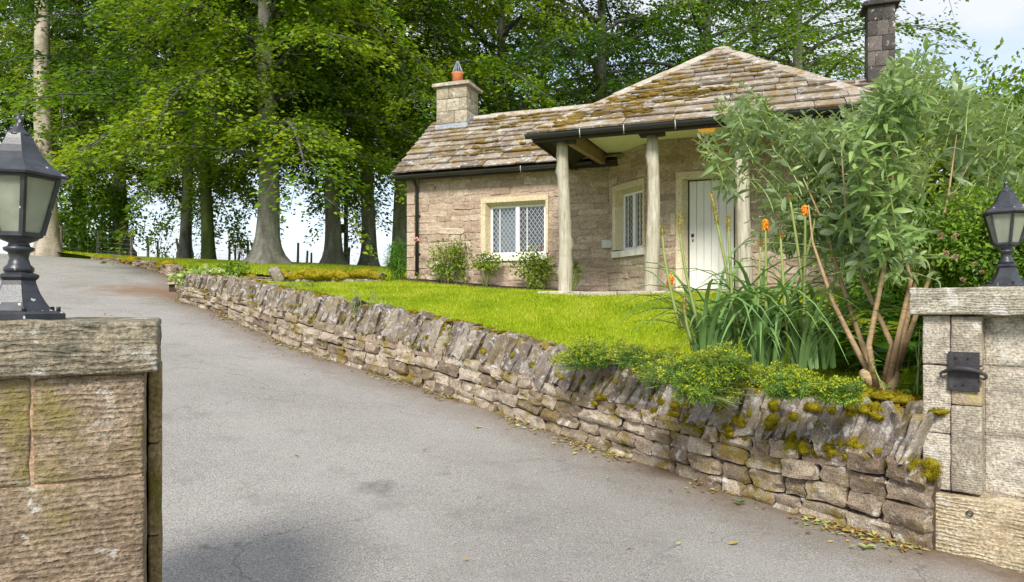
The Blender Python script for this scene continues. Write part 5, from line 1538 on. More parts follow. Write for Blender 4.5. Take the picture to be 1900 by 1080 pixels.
# thin out with distance, keep off the porch and beds
dist = np.hypot(P[:, 0], P[:, 1])
hs = P[:, 0] * HF.t.x + P[:, 1] * HF.t.y; hb = P[:, 0] * HF.n.x + P[:, 1] * HF.n.y
bed = (hb > 12.56) | ((hb > 10.33) & (hs > -3.4) & (hs < 1.65))
keep = (rg.random(len(P)) < np.clip((9.5 / dist) ** 1.2, 0.25, 1)) & ~bed
P = P[keep]; P = P[low_keep(P)]; P = P[(side(P) > 0.36)]
inview = np.abs(P[:, 0] / P[:, 1]) < 0.80
P = P[inview]
grass_blades('grass', P, LOW(P), 0.045, 5, 'grass', 0.007)
P = np.c_[rg.uniform(-17, -1.5, 120000), rg.uniform(14.5, 27.5, 120000)]
P = P[up_keep(P)]; P = P[side(P) > 0.3]
P = P[(P[:, 1] < 26.5 + 0.1 * P[:, 0] + 1)]
grass_blades('grass', P, UPP(P), 0.09, 6, 'grass', 0.012)

ts = rg.uniform(S0 + 1.5, S1 - 0.3, 5200); to = 0.33 + np.abs(rg.normal(0, 0.09, 5200))
tp = []
for a, o_ in zip(ts, to):
    p, d, z, h = edge_at(a)
    if math.sin(a * 2.7) + math.sin(a * 1.1 + 2) > -0.3: tp.append((p.x + d.y * o_, p.y - d.x * o_))
tp = np.array(tp)
grass_blades('grass', tp, LOW(tp), 0.10, 8, 'grass', 0.007)

# bare soil along the foot of the lodge
V, F = [], []
for i in range(13):
    a = -0.1 + 4.35 * i / 12
    for b in (-0.42 + 0.05 * math.sin(i * 2.1), -0.2, 0.05):
        p = F_wing.p(a, b); V.append((p.x, p.y, ground(p.x, p.y) + (0.012 if b < -0.3 else 0.04)))
for i in range(12):
    for k in range(2): F.append((i * 3 + k, i * 3 + 3 + k, i * 3 + 4 + k, i * 3 + 1 + k))
struct(put('flower_bed', mesh_py('flower_bed', V, F, True), None, M['soil']))

# ------------------------------------------------------------------ planting
def foliage(name, parent, P, D, N, S, mat, wr=0.55, fold=0.15, droop=0.1):
    V, F = quad_leaves(np.asarray(P), np.asarray(D), unit(np.asarray(N)), S, np.asarray(S) * wr, fold, droop)
    o = put(name, mesh_np(name, V, F), parent, M[mat]); o['kind'] = 'stuff'
    return o
def bush(name, label, cat, c, rx, ry, rz, n, size, mat, seed, clumps=50, stems=6, stem_mat='stem_tan', wr=0.55, group=None, ground_z=None, spread=0.22, flowers=None, shell=0.55):
    rg = np.random.default_rng(seed)
    c = np.array(c)
    gz = c[2] - rz if ground_z is None else ground_z
    t = thing(name, label, cat, (c[0], c[1], gz), group)
    u = unit(rg.normal(0, 1, (clumps, 3))); rad = rg.uniform(shell, 1.0, clumps)[:, None]
    cc = u * rad * np.array([rx, ry, rz])
    k = rg.integers(0, clumps, n)
    off = np.clip(rg.normal(0, 1, (n, 3)), -1.7, 1.7) * np.array([rx, ry, rz * 0.8]) * spread
    P = c + cc[k] + off
    P = P[P[:, 2] > gz + 0.01]; n = len(P)
    out = unit((P - c) / np.array([rx, ry, rz]))
    D = out * 0.6 + rg.normal(0, 0.6, (n, 3)); D[:, 2] -= 0.15
    N = out * 0.5 + rg.normal(0, 0.45, (n, 3)); N[:, 2] += 0.75
    foliage('foliage', t, P, D, N, size * rg.uniform(0.6, 1.35, n), mat, wr)
    for i in range(stems):
        e = c + cc[rg.integers(0, clumps)] * 0.9
        if e[2] < gz + 0.1: e[2] = gz + rz
        b = np.array([c[0] + rg.normal(0, rx * 0.12), c[1] + rg.normal(0, ry * 0.12), gz - 0.03])
        m = (b + e) / 2 + rg.normal(0, 0.08 * rx, 3) + np.array([0, 0, 0.1 * rz])
        tube('stem', [b, m, e], [0.012, 0.009, 0.004], M[stem_mat], t, 5)
    if flowers:
        for (px, py, Y, r, fm) in flowers: flower(at(px, py, Y), r, fm, t, rg)
    return t
def flower(p, r, mat, parent, rg):
    p = np.array(p); n = 12
    D = unit(rg.normal(0, 1, (n, 3)) + np.array([0, -0.8, 0.4])); N = unit(rg.normal(0, 1, (n, 3)) + np.array([0, -1.2, 0.6]))
    V, F = quad_leaves(p - D * r * 0.2, D, N, np.full(n, r), np.full(n, r * 0.9), 0.2, -0.2)
    put('flower', mesh_np('flower', V, F), parent, M[mat])

# buddleia ------------------------------------------------------------
bb = at(1640, 722, 5.35)
bud = thing('tall_shrub', 'tall grey green long leaved shrub on bare tan stems behind the garden wall', 'shrub', bb)
rgp = np.random.default_rng(12); rr = random.Random(12)
def P3(px, py, Y): return np.array(at(px, py, Y))
main = [ # hand placed main stems following the photograph
    [(1632, 725, 5.3), (1590, 650, 5.35), (1545, 560, 5.35), (1508, 450, 5.4), (1500, 380, 5.5)],
    [(1625, 718, 5.25), (1612, 640, 5.2), (1640, 500, 5.2), (1655, 360, 5.2), (1660, 240, 5.2)],
    [(1648, 715, 5.3), (1668, 620, 5.3), (1690, 520, 5.4), (1660, 400, 5.5), (1630, 280, 5.5)],
    [(1640, 712, 5.4), (1655, 640, 5.4), (1600, 520, 5.5), (1570, 400, 5.6), (1560, 260, 5.7)],
    [(1650, 722, 5.35), (1680, 640, 5.5), (1730, 500, 5.7), (1760, 360, 5.8), (1775, 250, 5.8)],
    [(1630, 722, 5.3), (1600, 640, 5.5), (1560, 520, 5.7), (1530, 420, 5.8), (1490, 330, 5.8)],
    [(1655, 722, 5.3), (1672, 640, 5.5), (1700, 520, 5.9), (1760, 380, 6.1), (1800, 300, 6.2)]]
smat = M['stem_tan']
for i, st in enumerate(main):
    pts = [P3(*q) for q in st]
    tube('stem', pts, [0.030, 0.022, 0.016, 0.009, 0.004], smat, bud, 8)
tube('stump', [P3(1600, 690, 5.25), P3(1625, 715, 5.3), P3(1650, 735, 5.35)], [0.03, 0.06, 0.05], smat, bud, 8)
tube('stump', [P3(1665, 690, 5.3), P3(1655, 712, 5.3), P3(1640, 735, 5.35)], [0.022, 0.05, 0.05], smat, bud, 8)
def in_canopy(px, py):
    top = np.interp(px, [1300, 1340, 1380, 1440, 1560, 1640, 1700, 1760, 1840, 1900], [250, 190, 130, 185, 200, 110, 60, 110, 160, 170])
    bot = np.interp(px, [1300, 1340, 1360, 1440, 1500, 1560, 1620, 1700, 1800, 1900], [270, 330, 440, 440, 420, 430, 470, 480, 420, 400])
    return top < py < bot
LPos, LDir, LNor, LS = [], [], [], []
Vs, Fs = [], []
TIPS = []
ns_ = 0
while ns_ < 430:
    px = rr.uniform(1300, 1930); py = rr.uniform(60, 480)
    if ns_ < 70:
        px = rr.uniform(1400, 1860); py = float(np.interp(px, [1300, 1340, 1380, 1440, 1560, 1640, 1700, 1760, 1840, 1900], [250, 190, 130, 185, 200, 110, 60, 110, 160, 170])) + rr.uniform(4, 70)
    if not in_canopy(min(px, 1899), py): continue
    if py > 285 and px < 1405: continue
    if noise.noise(Vector((px / 75, py / 75, 3.3))) < -0.10 and rr.random() < 0.88: continue
    Y = rr.uniform(4.75, 6.2)
    if px > 1740: Y = rr.uniform(5.9, 6.9)
    if px < 1560: Y = rr.uniform(5.95, 6.7)
    tip = P3(px, py, Y)
    L = rr.uniform(0.35, 0.65)
    cen = np.array([P3(1630, 430, 5.4)[0], 5.4, P3(1630, 430, 5.4)[2]])
    outd = unit(np.array([tip[0] - cen[0], (tip[1] - cen[1]) * 0.8, 0.0]))
    a = rr.uniform(0.25, 0.75)
    d0 = unit(outd * a + np.array([0, 0, 1.0]) + rgp.normal(0, 0.15, 3))
    base = tip - d0 * L
    droop = rr.uniform(0.0, 0.12)
    if py > 330: d0 = unit(outd * 1.0 + np.array([0, 0, 0.35])); base = tip - d0 * L; droop = rr.uniform(0.05, 0.2)
    path = [base + d0 * L * t + np.array([outd[0], outd[1], 0]) * 0.08 * t * t - np.array([0, 0, 1]) * droop * t * t for t in np.linspace(0, 1, 6)]
    tube_vf(path, [0.006, 0.0055, 0.005, 0.004, 0.003, 0.002], 4, Vs, Fs, False)
    TIPS.append((path[-1], unit(path[-1] - path[-2])))
    nodes = 10
    ax0 = unit(np.cross(d0, np.array([0.3, 0.2, 0.1])))
    ax1 = np.cross(d0, ax0)
    for k in range(nodes):
        t = 0.05 + 0.95 * k / (nodes - 1)
        i = min(int(t * 5), 4); q = path[i] + (path[i + 1] - path[i]) * (t * 5 - i)
        ang = k * 1.57 + rr.uniform(-0.35, 0.35)
        sz = (0.128 - 0.07 * t ** 2) * rr.uniform(0.55, 1.3)
        for sg in (1, -1):
            lat_ = (ax0 * math.cos(ang) + ax1 * math.sin(ang)) * sg
            dd = unit(lat_ * 1.0 + d0 * (0.35 + 0.9 * t * t) + rgp.normal(0, 0.28, 3) - np.array([0, 0, 0.3]))
            LPos.append(q); LDir.append(dd); LNor.append(unit(d0 + rgp.normal(0, 0.45, 3))); LS.append(sz)
    ns_ += 1
tw = put('twig', mesh_py('twig', Vs, Fs, True), bud, M['stalk_green']); tw['kind'] = 'stuff'
LPos, LDir, LNor, LS = map(np.array, (LPos, LDir, LNor, LS))
def leaf_parts(parent, P, D, N, S, protos, mat, nobj, name='leaf', rest='foliage'):
    order = np.argsort(np.linalg.norm(P - np.array([0, 0, EYE]), axis=1) / S)
    Rm = frames_from(D, N)
    mes = []
    for V0, F0 in protos:
        me = mesh_py(name, V0, F0, True); me.materials.append(M[mat]); mes.append(me)
    for j in order[:nobj]:
        m = Matrix([list(Rm[j][r] * S[j]) + [P[j][r]] for r in range(3)] + [[0, 0, 0, 1]])
        put(name, mes[j % len(mes)], parent, None, m)
    r_ = order[nobj:]
    for v, (V0, F0) in enumerate(protos):
        pass
    Vall, Fall, off = [], [], 0
    for v, (V0, F0) in enumerate(protos):
        sel = r_[r_ % len(protos) == v]
        if len(sel) == 0: continue
        VV = np.einsum('nij,vj->nvi', Rm[sel], np.asarray(V0)) * S[sel][:, None, None] + P[sel][:, None, :]
        FF = np.array(F0)[None] + (np.arange(len(sel)) * len(V0))[:, None, None] + off
        Vall.append(VV.reshape(-1, 3)); Fall.append(FF.reshape(-1, 4)); off += len(sel) * len(V0)
    if Vall:
        o = put(rest, mesh_np(rest, np.vstack(Vall), np.vstack(Fall), True), parent, M[mat]); o['kind'] = 'stuff'
leaf_parts(bud, LPos, LDir, LNor, LS, [lance_leaf_vf(1, 0.36, 0.30), lance_leaf_vf(1, 0.30, 0.6), lance_leaf_vf(1, 0.40, 0.12), lance_leaf_vf(1, 0.28, 0.9)], 'leaf_buddleia', 280)
# pale drooping flower spikes on the tips of some shoots
for tp, td in TIPS[::9]:
    sx = rr.choice((-1, 1)); ln = rr.uniform(0.08, 0.15)
    path = [tp + td * (ln * t) + np.array([sx * ln * 0.7 * t * t, 0, -ln * 0.9 * t ** 3]) for t in np.linspace(0, 1, 6)]
    tube('flower_spike', path, [0.003, 0.006, 0.007, 0.006, 0.005, 0.002], M['leaf_grey'], bud, 5)

# red hot pokers -----------------------------------------------------------
kc = at(1425, 668, 5.75)
kp_ = thing('poker_plant', 'clump of arching strap leaves with tall flower stalks in front of the tall shrub', 'plant', kc)
rg = np.random.default_rng(21)
def strap(base, az, L, rise, w, segs=7):
    V, F = [], []
    d = np.array([math.cos(az), math.sin(az), 0]); s_ = np.array([-d[1], d[0], 0])
    kink = rg.uniform(0.0, 0.95) ** 1.2
    for i in range(segs + 1):
        t = i / segs
        x = L * (0.25 * t + 0.72 * t ** 2 * (1 - 0.18 * kink)); z = L * rise * 0.72 * (1.55 * t - (0.75 + 0.75 * kink) * t ** 2.3)
        ww = w * (1 - t ** 2.5) + 0.001
        p = np.array(base) + d * x + np.array([0, 0, z])
        V += [p + s_ * ww * 0.5 + np.array([0, 0, ww * 0.35]), p, p - s_ * ww * 0.5 + np.array([0, 0, ww * 0.35])]
    for i in range(segs):
        a = i * 3
        F += [(a, a + 1, a + 4, a + 3), (a + 1, a + 2, a + 5, a + 4)]
    return V, F
for i in range(210):
    cl_ = rg.integers(0, 7)
    cx = [-0.5, -0.3, -0.1, 0.1, 0.3, 0.48, 0.0][cl_]; cy = [0, 0.15, -0.1, 0.15, -0.05, 0.1, 0.3][cl_]
    b = (kc.x + cx + rg.normal(0, 0.05), kc.y + cy + rg.normal(0, 0.05), kc.z - 0.06 - 0.05 * cx)
    V, F = strap(b, rg.uniform(0, 6.283), rg.uniform(0.6, 1.05), rg.uniform(0.9, 1.9), rg.uniform(0.028, 0.048))
    put('leaf', mesh_py('leaf', V, F, True), kp_, M['leaf_strap'])
stalks = [((1320, 360), (1338, 450), (1372, 620), 'flower_spent', 0.26), ((1263, 397), (1268, 480), (1300, 620), 'flower_spent', 0.16), ((1229, 425), (1237, 500), (1262, 610), 'flower_spent', 0.05),
          ((1352, 402), (1354, 470), (1362, 610), 'flower_spent', 0.12), ((1420, 410), (1421, 480), (1421, 610), 'flower_orange', 0.06), ((1412, 450), (1408, 520), (1405, 620), 'flower_spent', 0.03),
          ((1493, 384), (1494, 460), (1490, 620), 'flower_orange', 0.05), ((1513, 382), (1498, 470), (1440, 660), 'flower_spent', 0.10), ((1564, 402), (1556, 490), (1510, 650), 'flower_spent', 0.10),
          ((1465, 366), (1480, 460), (1500, 610), 'flower_spent', 0.03), ((1245, 513), (1250, 560), (1290, 640), 'flower_orange', 0.07), ((1270, 552), (1272, 590), (1285, 640), 'flower_spent', 0.13), ((1448, 435), (1452, 500), (1460, 620), 'flower_spent', 0.04)]
for (a, m_, b, fm, hl) in stalks:
    Y = rg.uniform(5.6, 5.85)
    pa, pm, pb = P3(*a, Y), P3(*m_, Y), P3(*b, Y + 0.05)
    pts = [pa * (1 - t) ** 2 + 2 * t * (1 - t) * (2 * pm - 0.5 * (pa + pb)) + pb * t * t for t in np.linspace(0, 1, 8)]
    st = tube('flower_stalk', pts[::-1], [0.013, 0.013, 0.012, 0.012, 0.011, 0.010, 0.009, 0.009], M['stalk_green'], kp_, 6)
    ax = unit(pts[0] - pts[1])
    n = int(120 + 900 * hl)
    t = rg.uniform(-0.02, hl, n)
    u = unit(np.cross(rg.normal(0, 1, (n, 3)), ax))
    base = pts[0] - ax * t[:, None] + u * 0.009
    if fm == 'flower_orange':
        V, F = quad_leaves(base, u * 0.9 - ax * 0.9, u, np.full(n, 0.034), np.full(n, 0.012), 0.2, 0.1)
    else:
        V, F = quad_leaves(base, u + ax * rg.normal(0.2, 0.5, (n, 1)), ax + rg.normal(0, 0.5, (n, 3)), rg.uniform(0.010, 0.022, n), np.full(n, 0.007), 0.2, 0.1)
    put('flower_head', mesh_np('flower_head', V, F), st, M[fm])

# spurge mounds -------------------------------------------------------
def mound(label, px, py, Y, rx, rz, n, seed, dy=0.0):
    rg = np.random.default_rng(seed)
    c = P3(px, py, Y)
    t = thing('spurge_mound', label, 'plant', (c[0], c[1], c[2]), 'feathery mounds along the wall top')
    rx *= 1.2; rz *= 1.2; n = int(n * 1.5)
    P, D, N, S = [], [], [], []; P2, D2, N2, S2 = [], [], [], []
    Vs, Fs = [], []
    lob = rg.normal(0, 0.45, (6, 3)) * np.array([rx, rx * 0.7, rz * 0.5])
    for i in range(n):
        u = unit(rg.normal(0, 1, 3) * np.array([1, 1, 0.8]) + np.array([0, -0.25, 0.55]))
        if u[2] < -0.35: u[2] *= -0.6
        lo = lob[rg.integers(0, 6)]
        e = c + lo + u * np.array([rx, rx * 0.75, rz]) * rg.uniform(0.5, 0.8)
        b = c + lo * 0.6 + u * np.array([rx, rx * 0.75, rz]) * 0.15 - np.array([0, 0, 0.04])
        ax = unit(e - b)
        tube_vf([b, (b + e) / 2 + np.array([0, 0, 0.01]), e], [0.0028, 0.0024, 0.002], 3, Vs, Fs, False)
        k = 22
        tt = rg.uniform(0.25, 1.0, k)[:, None]
        w = unit(np.cross(rg.normal(0, 1, (k, 3)), ax))
        P.append(b + (e - b) * tt); D.append(w + ax * 0.5); N.append(ax + rg.normal(0, 0.3, (k, 3))); S.append(rg.uniform(0.025, 0.05, k))
        if rg.random() < 0.62 and u[2] > -0.05:
            k = 14
            q = e + rg.normal(0, 1, (k, 3)) * np.array([0.016, 0.016, 0.007]) + ax * 0.012
            P2.append(q); D2.append(rg.normal(0, 1, (k, 3)) + np.array([0, 0, 0.2])); N2.append(np.tile([0, -0.2, 1.0], (k, 1)) + rg.normal(0, 0.35, (k, 3))); S2.append(rg.uniform(0.010, 0.019, k))
    o = put('stem', mesh_py('stem', Vs, Fs), t, M['stalk_green']); o['kind'] = 'stuff'
    foliage('foliage', t, np.vstack(P), np.vstack(D), np.vstack(N), np.concatenate(S), 'leaf_spurge', 0.13, 0.1, 0.15)
    foliage('flower_head', t, np.vstack(P2), np.vstack(D2), np.vstack(N2), np.concatenate(S2), 'flower_spurge', 0.9, 0.1, 0.0)
mound('feathery green mound with few yellow tips, uppermost along the wall cope', 1120, 672, 6.75, 0.30, 0.20, 330, 31)
mound('sparse feathery mound between the uppermost and the biggest yellow topped mound', 1195, 672, 6.3, 0.22, 0.16, 180, 35)
mound('biggest yellow topped feathery mound, spilling down over the front of the wall', 1275, 705, 5.45, 0.30, 0.24, 520, 32)
mound('yellow topped feathery mound at the foot of the strap leaved clump', 1350, 685, 5.4, 0.22, 0.17, 260, 36)
mound('lowest feathery mound, sitting beside the mossy end of the wall', 1450, 722, 4.95, 0.22, 0.13, 320, 33)
mound('soft grey green feathery mound behind the mossy end of the wall', 1560, 735, 4.8, 0.16, 0.09, 140, 34)

# broad leaved and leafy stemmed plants round the shrub's foot -------------------
def leafy_stems(label, cat, bases, h, nleaf, L, mat, seed, wr=0.24, lean=0.15, name='leafy_plant', group=None):
    rg = np.random.default_rng(seed)
    c = np.mean(np.array(bases), axis=0)
    t = thing(name, label, cat, tuple(c), group)
    P, D, N, S = [], [], [], []
    for b in bases:
        b = np.array(b); l = rg.normal(0, lean, 2); hh = h * rg.uniform(0.75, 1.15)
        top = b + np.array([l[0], l[1], hh])
        tube('stem', [b - np.array([0, 0, 0.05]), (b + top) / 2 + np.array([0, 0, 0.02]), top], [0.008, 0.006, 0.003], M['stalk_green'], t, 5)
        for k in range(nleaf):
            q = 0.12 + 0.88 * (k + rg.random()) / nleaf
            a = k * 2.4 + rg.uniform(-0.3, 0.3)
            P.append(b + (top - b) * q); D.append([math.cos(a), math.sin(a), 0.55 - 0.5 * (1 - q)]); N.append(np.array([0, 0, 1.0]) + rg.normal(0, 0.2, 3)); S.append(L * (1.1 - 0.5 * q) * rg.uniform(0.8, 1.2))
    leaf_parts(t, np.array(P), np.array(D), np.array(N), np.array(S), [lance_leaf_vf(1, wr, 0.35), lance_leaf_vf(1, wr * 1.1, 0.55)], mat, 60 if L > 0.08 else 0)
    return t
def on_bed(px, Y): 
    x = (px - 950) / FPX * Y
    return (x, Y, ground(x, Y))
leafy_stems('upright leafy stems with narrow whorled leaves beside the pale gate pillar', 'plant', [on_bed(p, y) for p, y in ((1668, 5.0), (1685, 5.1), (1700, 5.0), (1690, 5.3), (1712, 5.2), (1660, 5.4), (1720, 5.45))], 0.62, 24, 0.13, 'leaf_broad', 41, 0.2)
leafy_stems('low bright green weeds at the foot of the pale gate pillar', 'plant', [on_bed(p, y) for p, y in ((1645, 5.2), (1668, 5.15), (1690, 5.1), (1655, 5.3), (1702, 5.1))], 0.22, 16, 0.10, 'leaf_broad', 42, 0.34)
leafy_stems('broad dark leaved plant in the shade behind the tall shrub stems', 'plant', [on_bed(p, y) for p, y in ((1590, 6.3), (1620, 6.1), (1650, 6.2), (1680, 6.1), (1700, 6.4), (1560, 6.5), (1735, 6.3), (1640, 6.6), (1600, 6.7), (1710, 6.0))], 0.55, 18, 0.24, 'leaf_broad', 43, 0.62)
leafy_stems('low leafy plants between the strap leaves and the shrub stump', 'plant', [on_bed(p, y) for p, y in ((1530, 5.6), (1560, 5.6), (1600, 5.5), (1575, 5.5), (1500, 5.7), (1610, 5.6))], 0.25, 15, 0.11, 'leaf_broad', 44, 0.4)
leafy_stems('tall leafy stems in front of the pink flowered bush', 'plant', [on_bed(p, y) for p, y in ((1700, 6.2), (1730, 6.0), (1760, 6.3), (1745, 6.5), (1775, 6.1))], 0.95, 26, 0.14, 'leaf_broad', 45, 0.26)
# bushes on the right
bush('flowering_bush', 'yellow green bush with faded pink flower heads behind the right gate lamp', 'bush', at(1830, 462, 5.75), 0.50, 0.32, 0.48, 13000, 0.042, 'leaf_hedge', 51, 90, 8, wr=0.6, ground_z=1.0,
     flowers=[(1745, 437, 5.38, 0.035, 'flower_blush'), (1770, 440, 5.4, 0.03, 'flower_blush'), (1755, 470, 5.38, 0.035, 'flower_blush'), (1772, 476, 5.38, 0.035, 'flower_blush'), (1808, 490, 5.38, 0.03, 'flower_blush'), (1785, 520, 5.38, 0.035, 'flower_blush'), (1775, 436, 5.4, 0.025, 'flower_blush'), (1822, 505, 5.38, 0.03, 'flower_blush')])
bush('evergreen_shrub', 'dark glossy shrub rising behind the pink flowered bush at the right edge', 'shrub', at(1790, 340, 8.6), 1.15, 0.9, 1.25, 20000, 0.085, 'leaf_rose', 52, 90, 8, wr=0.5, ground_z=1.4)
bush('golden_shrub', 'bright yellow green shrub cut by the right edge of the picture', 'shrub', at(1925, 330, 7.6), 0.75, 0.7, 1.0, 14000, 0.06, 'leaf_hedge', 53, 80, 6, ground_z=1.2)
bush('evergreen_shrub', 'low dark shrub under the end of the lodge, behind the tall shrub stems', 'shrub', at(1690, 470, 8.4), 0.9, 0.6, 0.75, 12000, 0.07, 'leaf_hedge', 54, 70, 6, ground_z=1.45)

# roses and shrubs along the lodge ---------------------------------------
def rose(label, px, py, Y, rx, rz, n, seed, flowers):
    c = at(px, py, Y)
    return bush('rose_bush', label, 'rose bush', c, rx, rx * 0.5, rz, n, 0.055, 'leaf_rose', seed, 26, 7, 'stalk_green', 0.7, 'roses along the lodge wall', ground(c.x, c.y), 0.24, flowers, 0.3)
rose('tallest rose bush with cream flowers, next to the downpipe', 832, 485, 14.0, 0.42, 0.52, 1500, 61, [(798, 465, 13.7, 0.06, 'flower_cream'), (812, 488, 13.7, 0.06, 'flower_cream'), (805, 508, 13.7, 0.05, 'flower_cream'), (773, 446, 14.0, 0.10, 'flower_pink'), (790, 512, 13.7, 0.04, 'flower_cream')])
rose('small low rose bush under the left end of the lodge window', 902, 490, 13.6, 0.30, 0.2, 700, 62, [(895, 500, 13.4, 0.04, 'flower_cream')])
rose('rose bush with a pink bloom under the right half of the lodge window', 985, 502, 13.3, 0.42, 0.34, 1300, 63, [(1003, 459, 13.2, 0.06, 'flower_pink'), (966, 470, 13.2, 0.05, 'flower_cream'), (982, 458, 13.2, 0.045, 'flower_cream')])
rose('sparse rose sprig just right of the leftmost porch post', 1064, 505, 12.6, 0.12, 0.2, 160, 64, [])
bush('corner_shrub', 'wispy bright green shrub hugging the left corner of the lodge', 'shrub', at(738, 482, 15.0), 0.24, 0.22, 0.36, 2600, 0.10, 'leaf_broad', 65, 40, 8, 'stalk_green', 0.12, None, 1.95)
leafy_stems('little weeds growing at the foot of the lodge corner', 'plant', [tuple(F_wing.p(a, -0.15, zwing(0.2) - 0.02)) for a in (0.05, 0.25, 0.4, 0.55, 0.7, 1.0, 1.2)], 0.18, 9, 0.07, 'leaf_rose', 66, 0.4)
leafy_stems('greyish lavender like spikes standing at the back of the wall', 'plant', [(at(p, 575, y).x, y, ground(at(p, 575, y).x, y)) for p, y in ((660, 9.75), (672, 9.8), (684, 9.7), (690, 9.85), (700, 9.7), (705, 9.8), (712, 9.9), (668, 9.95), (695, 10.0), (655, 9.9))], 0.38, 34, 0.08, 'leaf_grey', 67, 0.25, 0.06)
leafy_stems('low grey plants in the bare strip below the slab edging', 'plant', [(at(p, 535, y).x, y, ground(at(p, 535, y).x, y)) for p, y in ((520, 13.0), (535, 13.2), (550, 13.0), (565, 13.2), (580, 13.1), (545, 13.5), (560, 13.6))], 0.12, 12, 0.08, 'leaf_grey', 68, 0.3, 0.1)
c = at(378, 517, 14.9)
bush('hosta_clump', 'pale variegated leafy clump tumbling over the far end of the garden wall', 'plant', c, 0.55, 0.35, 0.17, 1300, 0.13, 'leaf_pale', 69, 40, 0, wr=0.6, ground_z=c.z - 0.35)
bush('yellow_plant', 'small yellow green plant beside the pale clump at the wall end', 'plant', at(428, 505, 15.3), 0.36, 0.3, 0.17, 800, 0.075, 'leaf_hedge', 70, 30, 5, 'stalk_green', 0.6, None, 2.1)

bush('sapling', 'dense dark green undergrowth by the netting fence right of the tall pale trunk', 'bush', at(170, 405, 31.5), 1.7, 1.4, 1.7, 8000, 0.17, 'leaf_beech', 81, 60, 8, 'dark_bark', 0.6, None, 3.3)
bush('sapling', 'thin leafy sapling against the sky left of the slim dark trunk', 'bush', at(298, 440, 29.0), 0.8, 0.6, 0.95, 420, 0.15, 'leaf_beech', 82, 30, 12, 'dark_bark', 0.6, None, 3.0, 0.2, None, 0.4)
bush('sapling', 'thin leafy sapling against the sky between the ivy clad trunk and the stoutest beech', 'bush', at(440, 430, 26.5), 0.75, 0.6, 1.05, 420, 0.15, 'leaf_beech', 83, 30, 12, 'dark_bark', 0.6, None, 2.9, 0.2, None, 0.4)

# ------------------------------------------------------------------ fences and pole
def wire_fence(label, pts, heights, netting=True):
    P = [at(*q) for q in pts]
    t = thing('wire_fence', label, 'fence', P[0])
    rg = random.Random(len(P))
    for p, h in zip(P, heights):
        g = ground(p.x, p.y) if p.y < 30 else p.z
        p.z = g
        tube('fence_post', [p - Vector((0, 0, 0.4)), p + Vector((0.02, 0, h * 0.5)), p + Vector((rg.uniform(-0.05, 0.05), 0, h))], [0.055, 0.052, 0.048], M['fence_wood'], t, 8, False)
    V, F = [], []
    for i in range(len(P) - 1):
        a, b = P[i], P[i + 1]
        for z in (0.08, 0.22, 0.38, 0.56, 0.76, 1.0):
            tube_vf([a + Vector((0, -0.06, z)), b + Vector((0, -0.06, z))], 0.0035, 3, V, F, False)
        n = max(2, int((b - a).length / 0.32))
        for k in range(n):
            q = a + (b - a) * (k / n) + Vector((0, -0.06, 0))
            tube_vf([q + Vector((0, 0, 0.08)), q + Vector((0, 0, 0.78))], 0.003, 3, V, F, False)
    put('netting', mesh_py('netting', V, F), t, M['wire'])
wire_fence('wire netting fence on round posts right of the tall pale trunk', [(113, 466, 27.4), (181, 474, 28.5), (243, 476, 29), (274, 480, 29), (330, 483, 29.5), (396, 485, 29.3)], [1.05, 1.05, 0.95, 0.95, 0.9, 0.9])
wire_fence('wire netting fence on thin dark posts behind the stout beech trunks', [(425, 487, 28.5), (459, 489, 28), (552, 492, 27.5), (646, 494, 27.2), (735, 498, 26.5)], [0.95, 0.95, 0.92, 0.8, 0.8])
wire_fence('second line of leaning posts further back behind the beech trunks', [(292, 482, 33), (436, 488, 34), (492, 489, 34), (569, 494, 33), (577, 496, 33)], [0.9, 0.9, 0.9, 0.75, 0.7])
pp = at(642, 495, 40)
up_ = thing('utility_pole', 'dark slim utility pole seen between two beech trunks', 'pole', (pp.x, pp.y, 1.0))
tube('pole', [(pp.x, pp.y, 0.5), (pp.x, pp.y, at(642, 250, 40).z)], [0.15, 0.11], M['pole_wood'], up_, 10)
q = at(638, 424, 39.8)
put('box', box_mesh('box', 0.3, 0.25, 0.5, 0.02), up_, M['pole_wood'], Matrix.Translation(q))

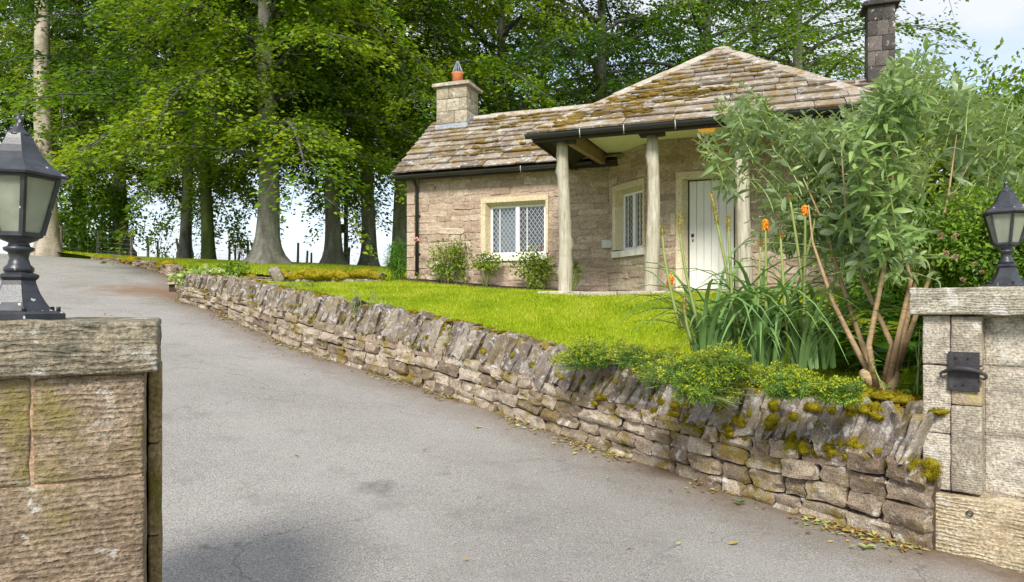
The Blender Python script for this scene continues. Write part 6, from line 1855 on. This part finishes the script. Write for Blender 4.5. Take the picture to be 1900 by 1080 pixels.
# ------------------------------------------------------------------ litter on the drive
rg = np.random.default_rng(77)
n = 2600
s_ = S0 + (S1 - S0) * rg.random(n) ** 1.3
off = np.abs(rg.normal(0, 0.13, n)) + 0.0
cl = np.sin(s_ * 5.1) + np.sin(s_ * 2.3 + 1) + rg.normal(0, 0.5, n)
sel = cl > 0.2
P = []
for a, o_ in zip(s_[sel], off[sel]):
    p, d, z, h = edge_at(a); P.append((p.x - d.y * o_, p.y + d.x * o_, z + 0.012))
for _ in range(50):
    a = rg.uniform(S0 - 2, S1); o_ = rg.uniform(0.3, 4.5); p, d, z, h = edge_at(a)
    P.append((p.x - d.y * o_, p.y + d.x * o_, z + 0.035 * math.sin(min(o_, 6) / 6 * math.pi) - 0.004 * o_ + 0.012))
P = np.array(P); n = len(P)
D = np.c_[rg.normal(0, 1, (n, 2)), rg.normal(0, 0.15, n)]; N = np.c_[rg.normal(0, 0.3, (n, 2)), np.ones(n)]
V, F = quad_leaves(P, D, unit(N), rg.uniform(0.025, 0.07, n), rg.uniform(0.014, 0.038, n), 0.25, -0.05)
lo_ = put('leaf_litter', mesh_np('leaf_litter', V, F), None, M['dead_leaf']); struct(lo_, 'stuff')
def fallen(px, py, L, label, mat, seed, n=1, rot=0.3):
    # the drive height near the place
    Y = 5.0
    for _ in range(12):
        x = (px - 950) / FPX * Y
        i = int(np.argmin(np.hypot(CURVE[:, 0] - x, CURVE[:, 1] - Y)))
        Y = (EYE - CURVE[i, 2] - 0.0) * FPX / (py - HY) * 0.5 + Y * 0.5
    x = (px - 950) / FPX * Y; z = CURVE[i, 2] + 0.022
    rg = np.random.default_rng(seed)
    V0, F0 = lance_leaf_vf(L, L * 0.6, -0.12, 5, 0.3)
    V, F = [], []
    for k in range(n):
        a = rot + k * 1.9
        b = len(V)
        for v in V0: V.append((x + v[0] * math.cos(a) - v[1] * math.sin(a) + (rg.normal(0, L * 0.5) if n > 1 and v is V0[0] else 0), Y + v[0] * math.sin(a) + v[1] * math.cos(a), z + v[2] + 0.004 * k))
        F += [tuple(i_ + b for i_ in f) for f in F0]
    tag(put('fallen_leaf', mesh_py('fallen_leaf', V, F, True), None, M[mat]), label, 'leaf')
fallen(1352, 1016, 0.075, 'single yellow brown leaf lying alone on the asphalt near the bottom edge', 'dead_leaf', 1)
fallen(1372, 938, 0.055, 'fresh green leaf sprig lying beside the wall foot', 'leaf_broad', 2, 4, 0.4)
fallen(1608, 1022, 0.06, 'pale green leaf sprig lying in the litter by the gate pillar plinth', 'leaf_pale', 3, 4, 0.2)
fallen(888, 797, 0.05, 'small green sprig lying on the drive below the middle of the wall', 'leaf_pale', 4, 3, 0.6)
